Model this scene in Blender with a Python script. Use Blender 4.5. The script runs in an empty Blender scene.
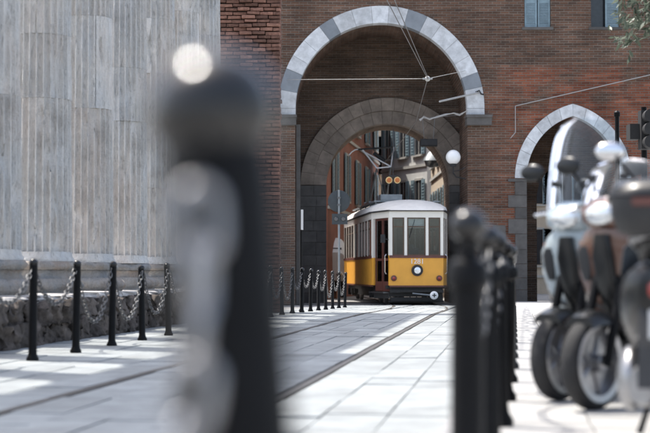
import bpy, bmesh, math, random
from mathutils import Vector, Matrix, noise
R = math.radians
rnd = random.Random(7)
scene = bpy.context.scene
col = scene.collection

# ------------------------------------------------------------------ camera, sky, sun, exposure
EYE = 0.80
cam_d = bpy.data.cameras.new('camera'); cam = bpy.data.objects.new('camera', cam_d); col.objects.link(cam)
cam.location = (0, 0, EYE); cam.rotation_euler = (R(90 + 2.11), 0, 0)
cam_d.lens = 85; cam_d.sensor_width = 36; cam_d.clip_start = 0.05; cam_d.clip_end = 2000
cam_d.dof.use_dof = True; cam_d.dof.focus_distance = 30.0; cam_d.dof.aperture_fstop = 2.15
scene.camera = cam
SUN_EL, SUN_AZ = 64.5, -56.0          # azimuth from +Y towards +X
world = bpy.data.worlds.new('World'); scene.world = world; world.use_nodes = True
nt = world.node_tree; nt.nodes.clear()
sky = nt.nodes.new('ShaderNodeTexSky'); sky.sky_type = 'NISHITA'; sky.sun_disc = False
sky.sun_elevation = R(SUN_EL); sky.sun_rotation = R(SUN_AZ); sky.air_density = 0.9; sky.dust_density = 3.2; sky.ozone_density = 0.3
bg = nt.nodes.new('ShaderNodeBackground'); bg.inputs[1].default_value = 0.15
wo = nt.nodes.new('ShaderNodeOutputWorld')
hs_ = nt.nodes.new('ShaderNodeHueSaturation'); hs_.inputs['Saturation'].default_value = 0.78
nt.links.new(sky.outputs[0], hs_.inputs['Color']); nt.links.new(hs_.outputs[0], bg.inputs[0]); nt.links.new(bg.outputs[0], wo.inputs[0])
sd = bpy.data.lights.new('sun', 'SUN'); sd.energy = 2.45; sd.angle = R(0.53); sd.color = (1.0, 0.95, 0.87)
sun = bpy.data.objects.new('sun', sd); col.objects.link(sun)
S = Vector((math.sin(R(SUN_AZ)) * math.cos(R(SUN_EL)), math.cos(R(SUN_AZ)) * math.cos(R(SUN_EL)), math.sin(R(SUN_EL))))
sun.rotation_euler = S.to_track_quat('Z', 'Y').to_euler(); sun.location = (-20, 20, 40)
vs = scene.view_settings
vs.view_transform = 'Standard'; vs.look = 'None'; vs.exposure = 1.30; vs.gamma = 1; vs.use_curve_mapping = False
scene.render.engine = 'CYCLES'
scene.cycles.use_denoising = True; scene.cycles.max_bounces = 8; scene.cycles.transparent_max_bounces = 16

# ------------------------------------------------------------------ coordinates of the street
UX, UY = 0.1196, 0.9928                # along the street
def P(t, n, z=0.0): return Vector((t * UX + n * UY, t * UY - n * UX, z))
ROADANG = -math.atan2(UX, UY)          # rotation about z that turns +Y onto the street direction
def gz(y): return 0.0 if y < 30 else -0.0105 * (min(y, 47) - 30)
F = 1535.0
def at(px, py, Y): return Vector(((px - 325) / F * Y, Y, EYE + (273 - py) / F * Y))

# ------------------------------------------------------------------ mesh helpers
class MB:
    def __init__(s): s.v = []; s.f = []
    def add(s, vs_, fs_):
        o = len(s.v); s.v += [tuple(p) for p in vs_]; s.f += [[i + o for i in f] for f in fs_]; return s
    def box(s, lo, hi, rz=0, c=None):
        x0, y0, z0 = lo; x1, y1, z1 = hi
        v = [Vector(p) for p in ((x0,y0,z0),(x1,y0,z0),(x1,y1,z0),(x0,y1,z0),(x0,y0,z1),(x1,y0,z1),(x1,y1,z1),(x0,y1,z1))]
        if rz:
            cc = Vector(c) if c else (v[0] + v[6]) / 2; m = Matrix.Rotation(rz, 3, 'Z'); v = [m @ (p - cc) + cc for p in v]
        return s.add(v, [(0,3,2,1),(4,5,6,7),(0,1,5,4),(1,2,6,5),(2,3,7,6),(3,0,4,7)])
    def obox(s, A, B, s0, s1, z0, z1, d0, d1):
        """box on a plan segment A>B: s along it, d inward (to the left of A>B)"""
        A = Vector(A[:2]); B = Vector(B[:2]); u = (B - A).normalized(); w = Vector((-u.y, u.x))
        q = [A + u * a + w * d for a, d in ((s0, d0), (s1, d0), (s1, d1), (s0, d1))]
        v = [(p.x, p.y, z0) for p in q] + [(p.x, p.y, z1) for p in q]
        return s.add(v, [(0,3,2,1),(4,5,6,7),(0,1,5,4),(1,2,6,5),(2,3,7,6),(3,0,4,7)])
    def cyl(s, p0, p1, r0, r1=None, n=12, caps=True):
        r1 = r0 if r1 is None else r1; p0 = Vector(p0); p1 = Vector(p1)
        d = (p1 - p0).normalized(); a = d.orthogonal().normalized(); b = d.cross(a)
        v = []
        for p, r in ((p0, r0), (p1, r1)):
            for i in range(n):
                t = 2 * math.pi * i / n; v.append(p + a * (r * math.cos(t)) + b * (r * math.sin(t)))
        f = [(i, (i + 1) % n, n + (i + 1) % n, n + i) for i in range(n)]
        if caps: f += [tuple(range(n))[::-1], tuple(range(n, 2 * n))]
        return s.add(v, f)
    def tube(s, path, r, n=8, closed=False, caps=True):
        path = [Vector(p) for p in path]; m = len(path); rs = r if isinstance(r, (list, tuple)) else [r] * m
        v = []; prev = None
        for i, p in enumerate(path):
            if closed: d = path[(i + 1) % m] - path[i - 1]
            else: d = path[min(i + 1, m - 1)] - path[max(i - 1, 0)]
            d.normalize()
            a = (prev - d * prev.dot(d)).normalized() if prev and (prev - d * prev.dot(d)).length > 1e-4 else d.orthogonal().normalized()
            prev = a; b = d.cross(a)
            for k in range(n):
                t = 2 * math.pi * k / n; v.append(p + a * (rs[i] * math.cos(t)) + b * (rs[i] * math.sin(t)))
        f = []
        for i in range(m if closed else m - 1):
            j = (i + 1) % m
            for k in range(n): f.append((i * n + k, i * n + (k + 1) % n, j * n + (k + 1) % n, j * n + k))
        if caps and not closed: f += [tuple(range(n))[::-1], tuple(range((m - 1) * n, m * n))]
        return s.add(v, f)
    def lathe(s, prof, n=24, c=(0, 0, 0), axis='z', fn=None):
        c = Vector(c); v = []
        for r, z in prof:
            for i in range(n):
                t = 2 * math.pi * i / n; rr = fn(r, z, t) if fn else r
                x, y = rr * math.cos(t), rr * math.sin(t)
                q = (x, y, z) if axis == 'z' else ((x, z, y) if axis == 'y' else (z, x, y))
                v.append(c + Vector(q))
        m = len(prof); f = []
        for j in range(m - 1):
            for i in range(n):
                k = (i + 1) % n; q = (j * n + i, j * n + k, (j + 1) * n + k, (j + 1) * n + i)
                f.append(q if axis != 'y' else q[::-1])
        a = tuple(range(n)); b = tuple(range((m - 1) * n, m * n))
        f += [a[::-1], b] if axis != 'y' else [a, b[::-1]]
        return s.add(v, f)
    def sphere(s, c, r, n=16, m=10, sc=(1, 1, 1)):
        prof = []; v = []; c = Vector(c)
        for j in range(m + 1):
            ph = math.pi * j / m - math.pi / 2
            for i in range(n):
                t = 2 * math.pi * i / n
                v.append(c + Vector((r * sc[0] * math.cos(ph) * math.cos(t), r * sc[1] * math.cos(ph) * math.sin(t), r * sc[2] * math.sin(ph))))
        f = [(j * n + i, j * n + (i + 1) % n, (j + 1) * n + (i + 1) % n, (j + 1) * n + i) for j in range(m) for i in range(n)]
        return s.add(v, f)
    def loft(s, secs, caps=True):
        n = len(secs[0]); v = [p for q in secs for p in q]; m = len(secs)
        f = [(j * n + i, j * n + (i + 1) % n, (j + 1) * n + (i + 1) % n, (j + 1) * n + i) for j in range(m - 1) for i in range(n)]
        if caps: f += [tuple(range(n))[::-1], tuple(range((m - 1) * n, m * n))]
        return s.add(v, f)
    def build(s, name, mat, parent=None, smooth=None, loc=None, fix=True):
        me = bpy.data.meshes.new(name); me.from_pydata(s.v, [], s.f); me.update()
        if fix:
            bm = bmesh.new(); bm.from_mesh(me); bmesh.ops.remove_doubles(bm, verts=bm.verts, dist=1e-5)
            bmesh.ops.recalc_face_normals(bm, faces=bm.faces); bm.to_mesh(me); bm.free()
        return link_mesh(name, me, mat, parent, smooth, loc)
def link_mesh(name, me, mat, parent=None, smooth=None, loc=None):
    if smooth is not None and len(me.polygons):
        me.polygons.foreach_set('use_smooth', [True] * len(me.polygons))
        if smooth < 180: me.set_sharp_from_angle(angle=R(smooth))
    if mat and not me.materials: me.materials.append(mat)
    o = bpy.data.objects.new(name, me); col.objects.link(o)
    if parent: o.parent = parent
    if loc is not None: o.location = loc
    return o
def thing(name, label, cat, loc=(0, 0, 0), rz=0, group=None):
    o = bpy.data.objects.new(name, None); col.objects.link(o); o.empty_display_size = 0.2
    o.location = loc; o.rotation_euler = (0, 0, rz); return tag(o, label, cat, group)
def tag(o, label, cat, group=None, kind=None):
    if label: o['label'] = label
    if cat: o['category'] = cat
    if group: o['group'] = group
    if kind: o['kind'] = kind
    return o
def struct(o): o['kind'] = 'structure'; return o
def dup_tree(o, parent=None):
    c = o.copy(); col.objects.link(c); c.parent = parent
    for ch in list(o.children): dup_tree(ch, c)
    return c
def sect_xz(y, zc, a, b, e=2.6, n=20, xc=0):      # superellipse section at constant y
    out = []
    for i in range(n):
        t = 2 * math.pi * i / n; c_, s_ = math.cos(t), math.sin(t)
        out.append((xc + a * math.copysign(abs(c_) ** (2 / e), c_), y, zc + b * math.copysign(abs(s_) ** (2 / e), s_)))
    return out
def sect_xy(z, yc, a, b, e=2.6, n=20, bow=0.0):
    out = []
    for i in range(n):
        t = 2 * math.pi * i / n; c_, s_ = math.cos(t), math.sin(t)
        x = a * math.copysign(abs(c_) ** (2 / e), c_)
        out.append((x, yc + bow * (x / max(a, 1e-4)) ** 2 + b * math.copysign(abs(s_) ** (2 / e), s_), z))
    return out
def chamfer_mesh(name, sx, sy, sz, off, jit, seed, sub=0, segs=1):
    r = random.Random(seed); bm = bmesh.new(); bmesh.ops.create_cube(bm, size=1)
    for v in bm.verts: v.co = Vector((v.co.x * sx, v.co.y * sy, v.co.z * sz))
    if sub: bmesh.ops.subdivide_edges(bm, edges=bm.edges[:], cuts=sub, use_grid_fill=True)
    else: bmesh.ops.bevel(bm, geom=bm.edges[:], offset=off, segments=segs, affect='EDGES')
    for v in bm.verts:
        if sub:
            q = Vector((v.co.x / sx, v.co.y / sy, v.co.z / sz)); l = max(abs(q.x), abs(q.y), abs(q.z)) / max(q.length, 1e-6)
            v.co = v.co * (1 - off * (1 - min(1, l)) * 2)
            nv = noise.noise_vector(v.co * (3.2 if jit > .15 else 7) + Vector((seed * 3.1, 0, 0))) + noise.noise_vector(v.co * 9 + Vector((seed, 5, 0))) * .5; v.co += nv * jit
        else: v.co += Vector((r.uniform(-jit, jit), r.uniform(-jit, jit), r.uniform(-jit, jit)))
    me = bpy.data.meshes.new(name); bm.to_mesh(me); bm.free(); return me

# ------------------------------------------------------------------ materials
def mat_new(name):
    m = bpy.data.materials.new(name); m.use_nodes = True; n = m.node_tree.nodes; b = n['Principled BSDF']; return m, m.node_tree, b
def simple(name, colr, rough=0.5, metal=0.0, var=0.12, scale=8.0, bump=0.15, dirt=0.0, coat=0.0, objvar=0.0, spec=0.5, world=False):
    m, t, b = mat_new(name); L = t.links; N = t.nodes
    tc = N.new('ShaderNodeTexCoord'); src = N.new('ShaderNodeNewGeometry').outputs['Position'] if world else tc.outputs['Object']; no = N.new('ShaderNodeTexNoise'); no.inputs['Scale'].default_value = scale; no.inputs['Detail'].default_value = 8
    no.inputs['Roughness'].default_value = 0.65
    L.new(src, no.inputs['Vector'])
    mr = N.new('ShaderNodeMapRange'); mr.inputs[1].default_value = 0.3; mr.inputs[2].default_value = 0.7
    mr.inputs[3].default_value = 1 - var; mr.inputs[4].default_value = 1 + var
    L.new(no.outputs['Fac'], mr.inputs[0])
    mul = N.new('ShaderNodeVectorMath'); mul.operation = 'SCALE'; mul.inputs[0].default_value = colr[:3]; L.new(mr.outputs[0], mul.inputs['Scale'])
    last = mul.outputs[0]
    if objvar:
        oi = N.new('ShaderNodeObjectInfo'); r2 = N.new('ShaderNodeMapRange'); r2.inputs[3].default_value = 1 - objvar; r2.inputs[4].default_value = 1 + objvar
        L.new(oi.outputs['Random'], r2.inputs[0]); m2 = N.new('ShaderNodeVectorMath'); m2.operation = 'SCALE'
        L.new(last, m2.inputs[0]); L.new(r2.outputs[0], m2.inputs['Scale']); last = m2.outputs[0]
    if dirt:
        n2 = N.new('ShaderNodeTexNoise'); n2.inputs['Scale'].default_value = scale * 0.35; n2.inputs['Detail'].default_value = 10; n2.inputs['Roughness'].default_value = 0.7
        L.new(src, n2.inputs['Vector'])
        r3 = N.new('ShaderNodeMapRange'); r3.inputs[1].default_value = 0.52; r3.inputs[2].default_value = 0.72; r3.inputs[3].default_value = 0; r3.inputs[4].default_value = dirt
        L.new(n2.outputs['Fac'], r3.inputs[0]); mx = N.new('ShaderNodeMix'); mx.data_type = 'RGBA'
        L.new(r3.outputs[0], mx.inputs[0]); L.new(last, mx.inputs[6]); mx.inputs[7].default_value = (colr[0] * .3 + .015, colr[1] * .27 + .012, colr[2] * .24 + .01, 1); last = mx.outputs[2]
    L.new(last, b.inputs['Base Color'])
    b.inputs['Roughness'].default_value = rough; b.inputs['Metallic'].default_value = metal; b.inputs['Coat Weight'].default_value = coat
    b.inputs['Specular IOR Level'].default_value = spec
    if bump:
        bp = N.new('ShaderNodeBump'); bp.inputs['Strength'].default_value = bump; bp.inputs['Distance'].default_value = 0.02
        L.new(no.outputs['Fac'], bp.inputs['Height']); L.new(bp.outputs[0], b.inputs['Normal'])
    return m
def planar(t):
    """(u, v) from object coordinates by the facing of the surface"""
    N, L = t.nodes, t.links
    tc = N.new('ShaderNodeTexCoord'); ge = N.new('ShaderNodeNewGeometry')
    sp = N.new('ShaderNodeSeparateXYZ'); sn = N.new('ShaderNodeSeparateXYZ')
    L.new(tc.outputs['Object'], sp.inputs[0]); L.new(ge.outputs['True Normal'], sn.inputs[0])
    def big(o, th):
        a = N.new('ShaderNodeMath'); a.operation = 'ABSOLUTE'; L.new(o, a.inputs[0])
        g = N.new('ShaderNodeMath'); g.operation = 'GREATER_THAN'; L.new(a.outputs[0], g.inputs[0]); g.inputs[1].default_value = th; return g.outputs[0]
    mu = N.new('ShaderNodeMix'); L.new(big(sn.outputs[0], 0.7), mu.inputs[0]); L.new(sp.outputs[0], mu.inputs[2]); L.new(sp.outputs[1], mu.inputs[3])
    mv = N.new('ShaderNodeMix'); L.new(big(sn.outputs[2], 0.6), mv.inputs[0]); L.new(sp.outputs[2], mv.inputs[2]); L.new(sp.outputs[1], mv.inputs[3])
    cb = N.new('ShaderNodeCombineXYZ'); L.new(mu.outputs[0], cb.inputs[0]); L.new(mv.outputs[0], cb.inputs[1]); return cb.outputs[0], tc.outputs['Object']
def brick_mat(name, c1, c2, mortar, c3=None, zone=None, bw=0.27, bh=0.078, ms=0.012):
    m, t, b = mat_new(name); N, L = t.nodes, t.links; uv, oc = planar(t)
    wob = N.new('ShaderNodeTexNoise'); wob.inputs['Scale'].default_value = 1.3; wob.inputs['Detail'].default_value = 4; L.new(oc, wob.inputs['Vector'])
    wm = N.new('ShaderNodeVectorMath'); wm.operation = 'MULTIPLY_ADD'; L.new(wob.outputs['Color'], wm.inputs[0]); wm.inputs[1].default_value = (0.05, 0.03, 0); L.new(uv, wm.inputs[2])
    br = N.new('ShaderNodeTexBrick'); br.inputs['Scale'].default_value = 1; br.inputs['Brick Width'].default_value = bw; br.inputs['Row Height'].default_value = bh
    br.inputs['Mortar Size'].default_value = ms; br.inputs['Mortar Smooth'].default_value = 0.4; br.inputs['Bias'].default_value = -0.1
    br.inputs['Color1'].default_value = (*c1, 1); br.inputs['Color2'].default_value = (*c2, 1); br.inputs['Mortar'].default_value = (*mortar, 1)
    L.new(wm.outputs[0], br.inputs['Vector']); last = br.outputs['Color']
    if c3:
        # later red repairs below a level and beyond a line on the wall (own colour of the newer bricks)
        b3 = N.new('ShaderNodeTexBrick')
        for k in ('Scale', 'Brick Width', 'Row Height', 'Mortar Size', 'Mortar Smooth', 'Bias'): b3.inputs[k].default_value = br.inputs[k].default_value
        b3.inputs['Color1'].default_value = (*c3, 1); b3.inputs['Color2'].default_value = (c3[0] * .62, c3[1] * .55, c3[2] * .55, 1); b3.inputs['Mortar'].default_value = (*[q * .95 for q in mortar], 1)
        L.new(wm.outputs[0], b3.inputs['Vector'])
        sp = N.new('ShaderNodeSeparateXYZ'); L.new(oc, sp.inputs[0])
        nz = N.new('ShaderNodeTexNoise'); nz.inputs['Scale'].default_value = 0.9; nz.inputs['Detail'].default_value = 6; L.new(oc, nz.inputs['Vector'])
        def edge(sock, a, bb, amp):
            ad = N.new('ShaderNodeMath'); ad.operation = 'MULTIPLY_ADD'; L.new(nz.outputs['Fac'], ad.inputs[0]); ad.inputs[1].default_value = amp; L.new(sock, ad.inputs[2])
            r_ = N.new('ShaderNodeMapRange'); r_.inputs[1].default_value = a + amp * .5; r_.inputs[2].default_value = bb + amp * .5; L.new(ad.outputs[0], r_.inputs[0]); return r_.outputs[0]
        ez = edge(sp.outputs[2], zone[0] + .12, zone[0] - .12, 0.35); ex = edge(sp.outputs[0], zone[1] - .5, zone[1] + .8, 2.2)
        mm = N.new('ShaderNodeMath'); mm.operation = 'MULTIPLY'; L.new(ez, mm.inputs[0]); L.new(ex, mm.inputs[1])
        nb = N.new('ShaderNodeMapRange'); nb.inputs[1].default_value = .36; nb.inputs[2].default_value = .5; L.new(nz.outputs['Fac'], nb.inputs[0])
        m3 = N.new('ShaderNodeMath'); m3.operation = 'MULTIPLY'; L.new(mm.outputs[0], m3.inputs[0]); L.new(nb.outputs[0], m3.inputs[1])
        mx = N.new('ShaderNodeMix'); mx.data_type = 'RGBA'; L.new(m3.outputs[0], mx.inputs[0]); L.new(last, mx.inputs[6]); L.new(b3.outputs['Color'], mx.inputs[7]); last = mx.outputs[2]
    # weathering stains, pale lime bloom
    n1 = N.new('ShaderNodeTexNoise'); n1.inputs['Scale'].default_value = 0.55; n1.inputs['Detail'].default_value = 9; n1.inputs['Roughness'].default_value = 0.68; L.new(oc, n1.inputs['Vector'])
    r1 = N.new('ShaderNodeMapRange'); r1.inputs[1].default_value = .32; r1.inputs[2].default_value = .68; r1.inputs[3].default_value = .66; r1.inputs[4].default_value = 1.3; L.new(n1.outputs['Fac'], r1.inputs[0])
    mpc = N.new('ShaderNodeMapping'); mpc.inputs['Scale'].default_value = (.8, .8, 11); L.new(oc, mpc.inputs['Vector'])
    nc = N.new('ShaderNodeTexNoise'); nc.inputs['Scale'].default_value = 1.0; nc.inputs['Detail'].default_value = 5; L.new(mpc.outputs[0], nc.inputs['Vector'])
    rc = N.new('ShaderNodeMapRange'); rc.inputs[1].default_value = .35; rc.inputs[2].default_value = .65; rc.inputs[3].default_value = .72; rc.inputs[4].default_value = 1.22; L.new(nc.outputs['Fac'], rc.inputs[0])
    mc = N.new('ShaderNodeMath'); mc.operation = 'MULTIPLY'; L.new(r1.outputs[0], mc.inputs[0]); L.new(rc.outputs[0], mc.inputs[1])
    sc = N.new('ShaderNodeVectorMath'); sc.operation = 'SCALE'; L.new(last, sc.inputs[0]); L.new(mc.outputs[0], sc.inputs['Scale']); last = sc.outputs[0]
    n2 = N.new('ShaderNodeTexNoise'); n2.inputs['Scale'].default_value = 9; n2.inputs['Detail'].default_value = 6; n2.inputs['Roughness'].default_value = .75; L.new(oc, n2.inputs['Vector'])
    r2 = N.new('ShaderNodeMapRange'); r2.inputs[1].default_value = .56; r2.inputs[2].default_value = .74; r2.inputs[4].default_value = .55; L.new(n2.outputs['Fac'], r2.inputs[0])
    mx2 = N.new('ShaderNodeMix'); mx2.data_type = 'RGBA'; L.new(r2.outputs[0], mx2.inputs[0]); L.new(last, mx2.inputs[6]); mx2.inputs[7].default_value = (mortar[0] * 1.1, mortar[1] * 1.1, mortar[2] * 1.1, 1); last = mx2.outputs[2]
    L.new(last, b.inputs['Base Color']); b.inputs['Roughness'].default_value = .9; b.inputs['Specular IOR Level'].default_value = .2
    bp = N.new('ShaderNodeBump'); bp.inputs['Strength'].default_value = .8; bp.inputs['Distance'].default_value = .02; bp.invert = True
    L.new(br.outputs['Fac'], bp.inputs['Height']); b2 = N.new('ShaderNodeBump'); b2.inputs['Strength'].default_value = .5; b2.inputs['Distance'].default_value = .02
    L.new(n2.outputs['Fac'], b2.inputs['Height']); L.new(bp.outputs[0], b2.inputs['Normal']); L.new(b2.outputs[0], b.inputs['Normal'])
    return m
def marble_mat(name, base, warm, cool):
    m, t, b = mat_new(name); N, L = t.nodes, t.links
    tc = N.new('ShaderNodeTexCoord'); oi = N.new('ShaderNodeObjectInfo')
    mp = N.new('ShaderNodeMapping'); mp.inputs['Scale'].default_value = (1, 1, 0.3); L.new(tc.outputs['Object'], mp.inputs['Vector'])
    off = N.new('ShaderNodeVectorMath'); off.operation = 'MULTIPLY_ADD'; L.new(oi.outputs['Random'], off.inputs[0]); off.inputs[1].default_value = (31, 17, 9); L.new(mp.outputs[0], off.inputs[2])
    n1 = N.new('ShaderNodeTexNoise'); n1.inputs['Scale'].default_value = 9; n1.inputs['Detail'].default_value = 9; n1.inputs['Roughness'].default_value = .7; L.new(off.outputs[0], n1.inputs['Vector'])
    r1 = N.new('ShaderNodeMapRange'); r1.inputs[1].default_value = .3; r1.inputs[2].default_value = .7; r1.inputs[3].default_value = .82; r1.inputs[4].default_value = 1.1; L.new(n1.outputs['Fac'], r1.inputs[0])
    n2 = N.new('ShaderNodeTexNoise'); n2.inputs['Scale'].default_value = 2.2; n2.inputs['Detail'].default_value = 6; n2.inputs['Roughness'].default_value = .6; L.new(off.outputs[0], n2.inputs['Vector'])
    cr = N.new('ShaderNodeValToRGB'); e = cr.color_ramp.elements; e[0].position = .35; e[0].color = (*cool, 1); e[1].position = .65; e[1].color = (*warm, 1)
    q = cr.color_ramp.elements.new(.5); q.color = (*base, 1); L.new(n2.outputs['Fac'], cr.inputs[0])
    ro = N.new('ShaderNodeMapRange'); ro.inputs[3].default_value = .93; ro.inputs[4].default_value = 1.05; L.new(oi.outputs['Random'], ro.inputs[0])
    mm = N.new('ShaderNodeMath'); mm.operation = 'MULTIPLY'; L.new(r1.outputs[0], mm.inputs[0]); L.new(ro.outputs[0], mm.inputs[1])
    s = N.new('ShaderNodeVectorMath'); s.operation = 'SCALE'; L.new(cr.outputs[0], s.inputs[0]); L.new(mm.outputs[0], s.inputs['Scale'])
    # black crust streaks that run down the stone
    mp2 = N.new('ShaderNodeMapping'); mp2.inputs['Scale'].default_value = (1, 1, .22); L.new(tc.outputs['Object'], mp2.inputs['Vector'])
    n3 = N.new('ShaderNodeTexNoise'); n3.inputs['Scale'].default_value = 34; n3.inputs['Detail'].default_value = 4; L.new(mp2.outputs[0], n3.inputs['Vector'])
    r3 = N.new('ShaderNodeMapRange'); r3.inputs[1].default_value = .57; r3.inputs[2].default_value = .7; r3.inputs[4].default_value = .34; L.new(n3.outputs['Fac'], r3.inputs[0])
    mx = N.new('ShaderNodeMix'); mx.data_type = 'RGBA'; L.new(r3.outputs[0], mx.inputs[0]); L.new(s.outputs[0], mx.inputs[6]); mx.inputs[7].default_value = (.08, .075, .07, 1)
    n5 = N.new('ShaderNodeTexNoise'); n5.inputs['Scale'].default_value = 2.6; n5.inputs['Detail'].default_value = 12; n5.inputs['Roughness'].default_value = .72; L.new(tc.outputs['Object'], n5.inputs['Vector'])
    r5 = N.new('ShaderNodeMapRange'); r5.inputs[1].default_value = .5; r5.inputs[2].default_value = .72; r5.inputs[4].default_value = .5; L.new(n5.outputs['Fac'], r5.inputs[0])
    mx5 = N.new('ShaderNodeMix'); mx5.data_type = 'RGBA'; L.new(r5.outputs[0], mx5.inputs[0]); L.new(mx.outputs[2], mx5.inputs[6]); mx5.inputs[7].default_value = (base[0] * .42, base[1] * .4, base[2] * .38, 1)
    L.new(mx5.outputs[2], b.inputs['Base Color']); b.inputs['Roughness'].default_value = .8; b.inputs['Specular IOR Level'].default_value = .25
    n4 = N.new('ShaderNodeTexNoise'); n4.inputs['Scale'].default_value = 30; n4.inputs['Detail'].default_value = 6; L.new(tc.outputs['Object'], n4.inputs['Vector'])
    bp = N.new('ShaderNodeBump'); bp.inputs['Strength'].default_value = .7; bp.inputs['Distance'].default_value = .03; L.new(n4.outputs['Fac'], bp.inputs['Height']); L.new(bp.outputs[0], b.inputs['Normal'])
    return m
def glass_mat(name, tint, body, refl=0.12, rough=0.03, mixd=0.0, dcol=(.8, .85, .9), ior=1.5):
    """thin pane: see-through, mirror reflection by Fresnel, a little milky body"""
    m, t, b = mat_new(name); N, L = t.nodes, t.links; N.remove(b); out = N['Material Output']
    tr = N.new('ShaderNodeBsdfTransparent'); tr.inputs[0].default_value = (*tint, 1)
    df = N.new('ShaderNodeBsdfTranslucent'); df.inputs[0].default_value = (*dcol, 1)
    d2 = N.new('ShaderNodeBsdfDiffuse'); d2.inputs[0].default_value = (*dcol, 1)
    mq = N.new('ShaderNodeMixShader'); mq.inputs[0].default_value = .5; L.new(df.outputs[0], mq.inputs[1]); L.new(d2.outputs[0], mq.inputs[2])
    m1 = N.new('ShaderNodeMixShader'); m1.inputs[0].default_value = mixd; L.new(tr.outputs[0], m1.inputs[1]); L.new(mq.outputs[0], m1.inputs[2])
    gl = N.new('ShaderNodeBsdfGlossy'); gl.inputs['Roughness'].default_value = rough; gl.inputs[0].default_value = (.95, .97, 1, 1)
    fr = N.new('ShaderNodeFresnel'); fr.inputs[0].default_value = ior
    ad = N.new('ShaderNodeMath'); ad.operation = 'ADD'; ad.inputs[1].default_value = refl; ad.use_clamp = True; L.new(fr.outputs[0], ad.inputs[0])
    m2 = N.new('ShaderNodeMixShader'); L.new(ad.outputs[0], m2.inputs[0]); L.new(m1.outputs[0], m2.inputs[1]); L.new(gl.outputs[0], m2.inputs[2])
    L.new(m2.outputs[0], out.inputs[0]); return m

M = {}
M['slab'] = simple('paving_granite', (.287, .307, .31), .7, var=.22, scale=3, bump=.35, dirt=.4, objvar=.12, world=True)
M['bed'] = simple('paving_joint', (.25, .25, .245), .95, var=.3, scale=12, bump=.3)
M['ground'] = simple('ground_stone', (.28, .278, .272), .9, var=.2, scale=3, bump=.2, dirt=.2)
M['walk'] = simple('sidewalk_stone', (.36, .358, .35), .8, var=.12, scale=6, bump=.2, dirt=.2, objvar=.06, world=True)
M['kerb'] = simple('kerb_granite', (.33, .33, .33), .7, var=.2, scale=9, bump=.2, objvar=.1, world=True)
M['rail'] = simple('rail_steel', (.16, .15, .14), .45, .8, var=.2, scale=10, bump=.05)
M['groove_shade'] = simple('groove_shade_strip', (.03, .028, .026), .9, var=.2, bump=0)
M['marble'] = marble_mat('old_marble', (.62, .60, .565), (.62, .57, .52), (.575, .58, .575))
M['base'] = marble_mat('eroded_base_stone', (.33, .31, .285), (.33, .27, .22), (.26, .27, .275))
M['rubble'] = simple('podium_rubble', (.085, .07, .06), .95, var=.6, scale=11, bump=1.0, dirt=.7, objvar=.5, world=True)
M['coping'] = simple('podium_coping', (.44, .42, .4), .85, var=.2, scale=6, bump=.3, dirt=.3, objvar=.1, world=True)
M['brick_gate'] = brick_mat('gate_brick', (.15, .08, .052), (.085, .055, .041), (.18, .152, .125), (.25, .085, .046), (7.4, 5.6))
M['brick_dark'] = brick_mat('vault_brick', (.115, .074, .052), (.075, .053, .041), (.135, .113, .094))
M['brick_pier'] = simple('pier_brick', (.24, .125, .09), .92, var=.4, scale=14, bump=.7, dirt=.45, objvar=.5, world=True)
M['mortar'] = simple('pier_mortar', (.2, .165, .145), .95, var=.3, scale=10, bump=.5)
M['vous'] = simple('arch_marble', (.56, .575, .585), .75, var=.24, scale=4, bump=.3, dirt=.4, objvar=.16)
M['vous_dark'] = simple('arch_blue_stone', (.2, .22, .24), .75, var=.15, scale=3, bump=.15, objvar=.08)
M['inner'] = simple('inner_arch_stone', (.20, .165, .135), .85, var=.35, scale=2.5, bump=.3, dirt=.3, objvar=.14)
M['quoin'] = simple('quoin_stone', (.092, .086, .08), .8, var=.25, scale=3, bump=.3, dirt=.3, objvar=.22)
M['black'] = simple('black_paint', (.007, .007, .0075), .45, var=.2, scale=20, bump=.03, spec=.12)
M['ball'] = simple('worn_black_gloss', (.005, .005, .005), .16, var=.2, scale=20, bump=.02, spec=.5, coat=.12)
M['blackmatt'] = simple('black_matt', (.02, .02, .021), .7, var=.2, scale=10, bump=.1)
M['steel'] = simple('galvanised_steel', (.15, .15, .15), .42, .9, var=.2, scale=25, bump=.08)
M['chrome'] = simple('bright_metal', (.75, .75, .76), .18, 1, var=.06, scale=10, bump=0)
M['yellow'] = simple('tram_ochre', (.77, .365, .045), .45, var=.07, scale=2.5, bump=.03, dirt=.1, coat=.05)
M['cream'] = simple('tram_cream', (.76, .73, .66), .42, var=.05, scale=2.5, bump=.03, dirt=.06)
M['roofw'] = simple('tram_roof', (.76, .74, .70), .6, var=.08, scale=3, bump=.1, dirt=.15)
M['maroon'] = simple('tram_trim', (.11, .038, .028), .45, var=.15, scale=6, bump=.05)
M['wood'] = simple('tram_wood', (.09, .052, .03), .5, var=.25, scale=6, bump=.08)
M['under'] = simple('tram_underframe', (.018, .017, .016), .75, var=.3, scale=8, bump=.2)
M['glass'] = glass_mat('tram_glass', (.84, .89, .9), 0, .05)
M['bglass'] = simple('dark_window', (.03, .035, .04), .12, var=.2, bump=0)
M['white'] = simple('white_paint', (.78, .78, .77), .4, var=.04, bump=.02)
M['globe'] = simple('opal_globe', (.86, .86, .84), .25, var=.02, bump=0, coat=.3)
M['shutter'] = simple('blue_grey_shutter', (.2, .28, .32), .6, var=.2, scale=5, bump=.1, objvar=.15)
M['stucco_red'] = simple('red_stucco', (.26, .11, .075), .9, var=.18, scale=1.2, bump=.2, dirt=.2)
M['stucco_pale'] = simple('pale_stucco', (.62, .62, .60), .9, var=.12, scale=1.2, bump=.2, dirt=.15)
M['stucco_beige'] = simple('beige_stucco', (.52, .44, .34), .9, var=.12, scale=1.2, bump=.2, dirt=.15)
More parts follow.
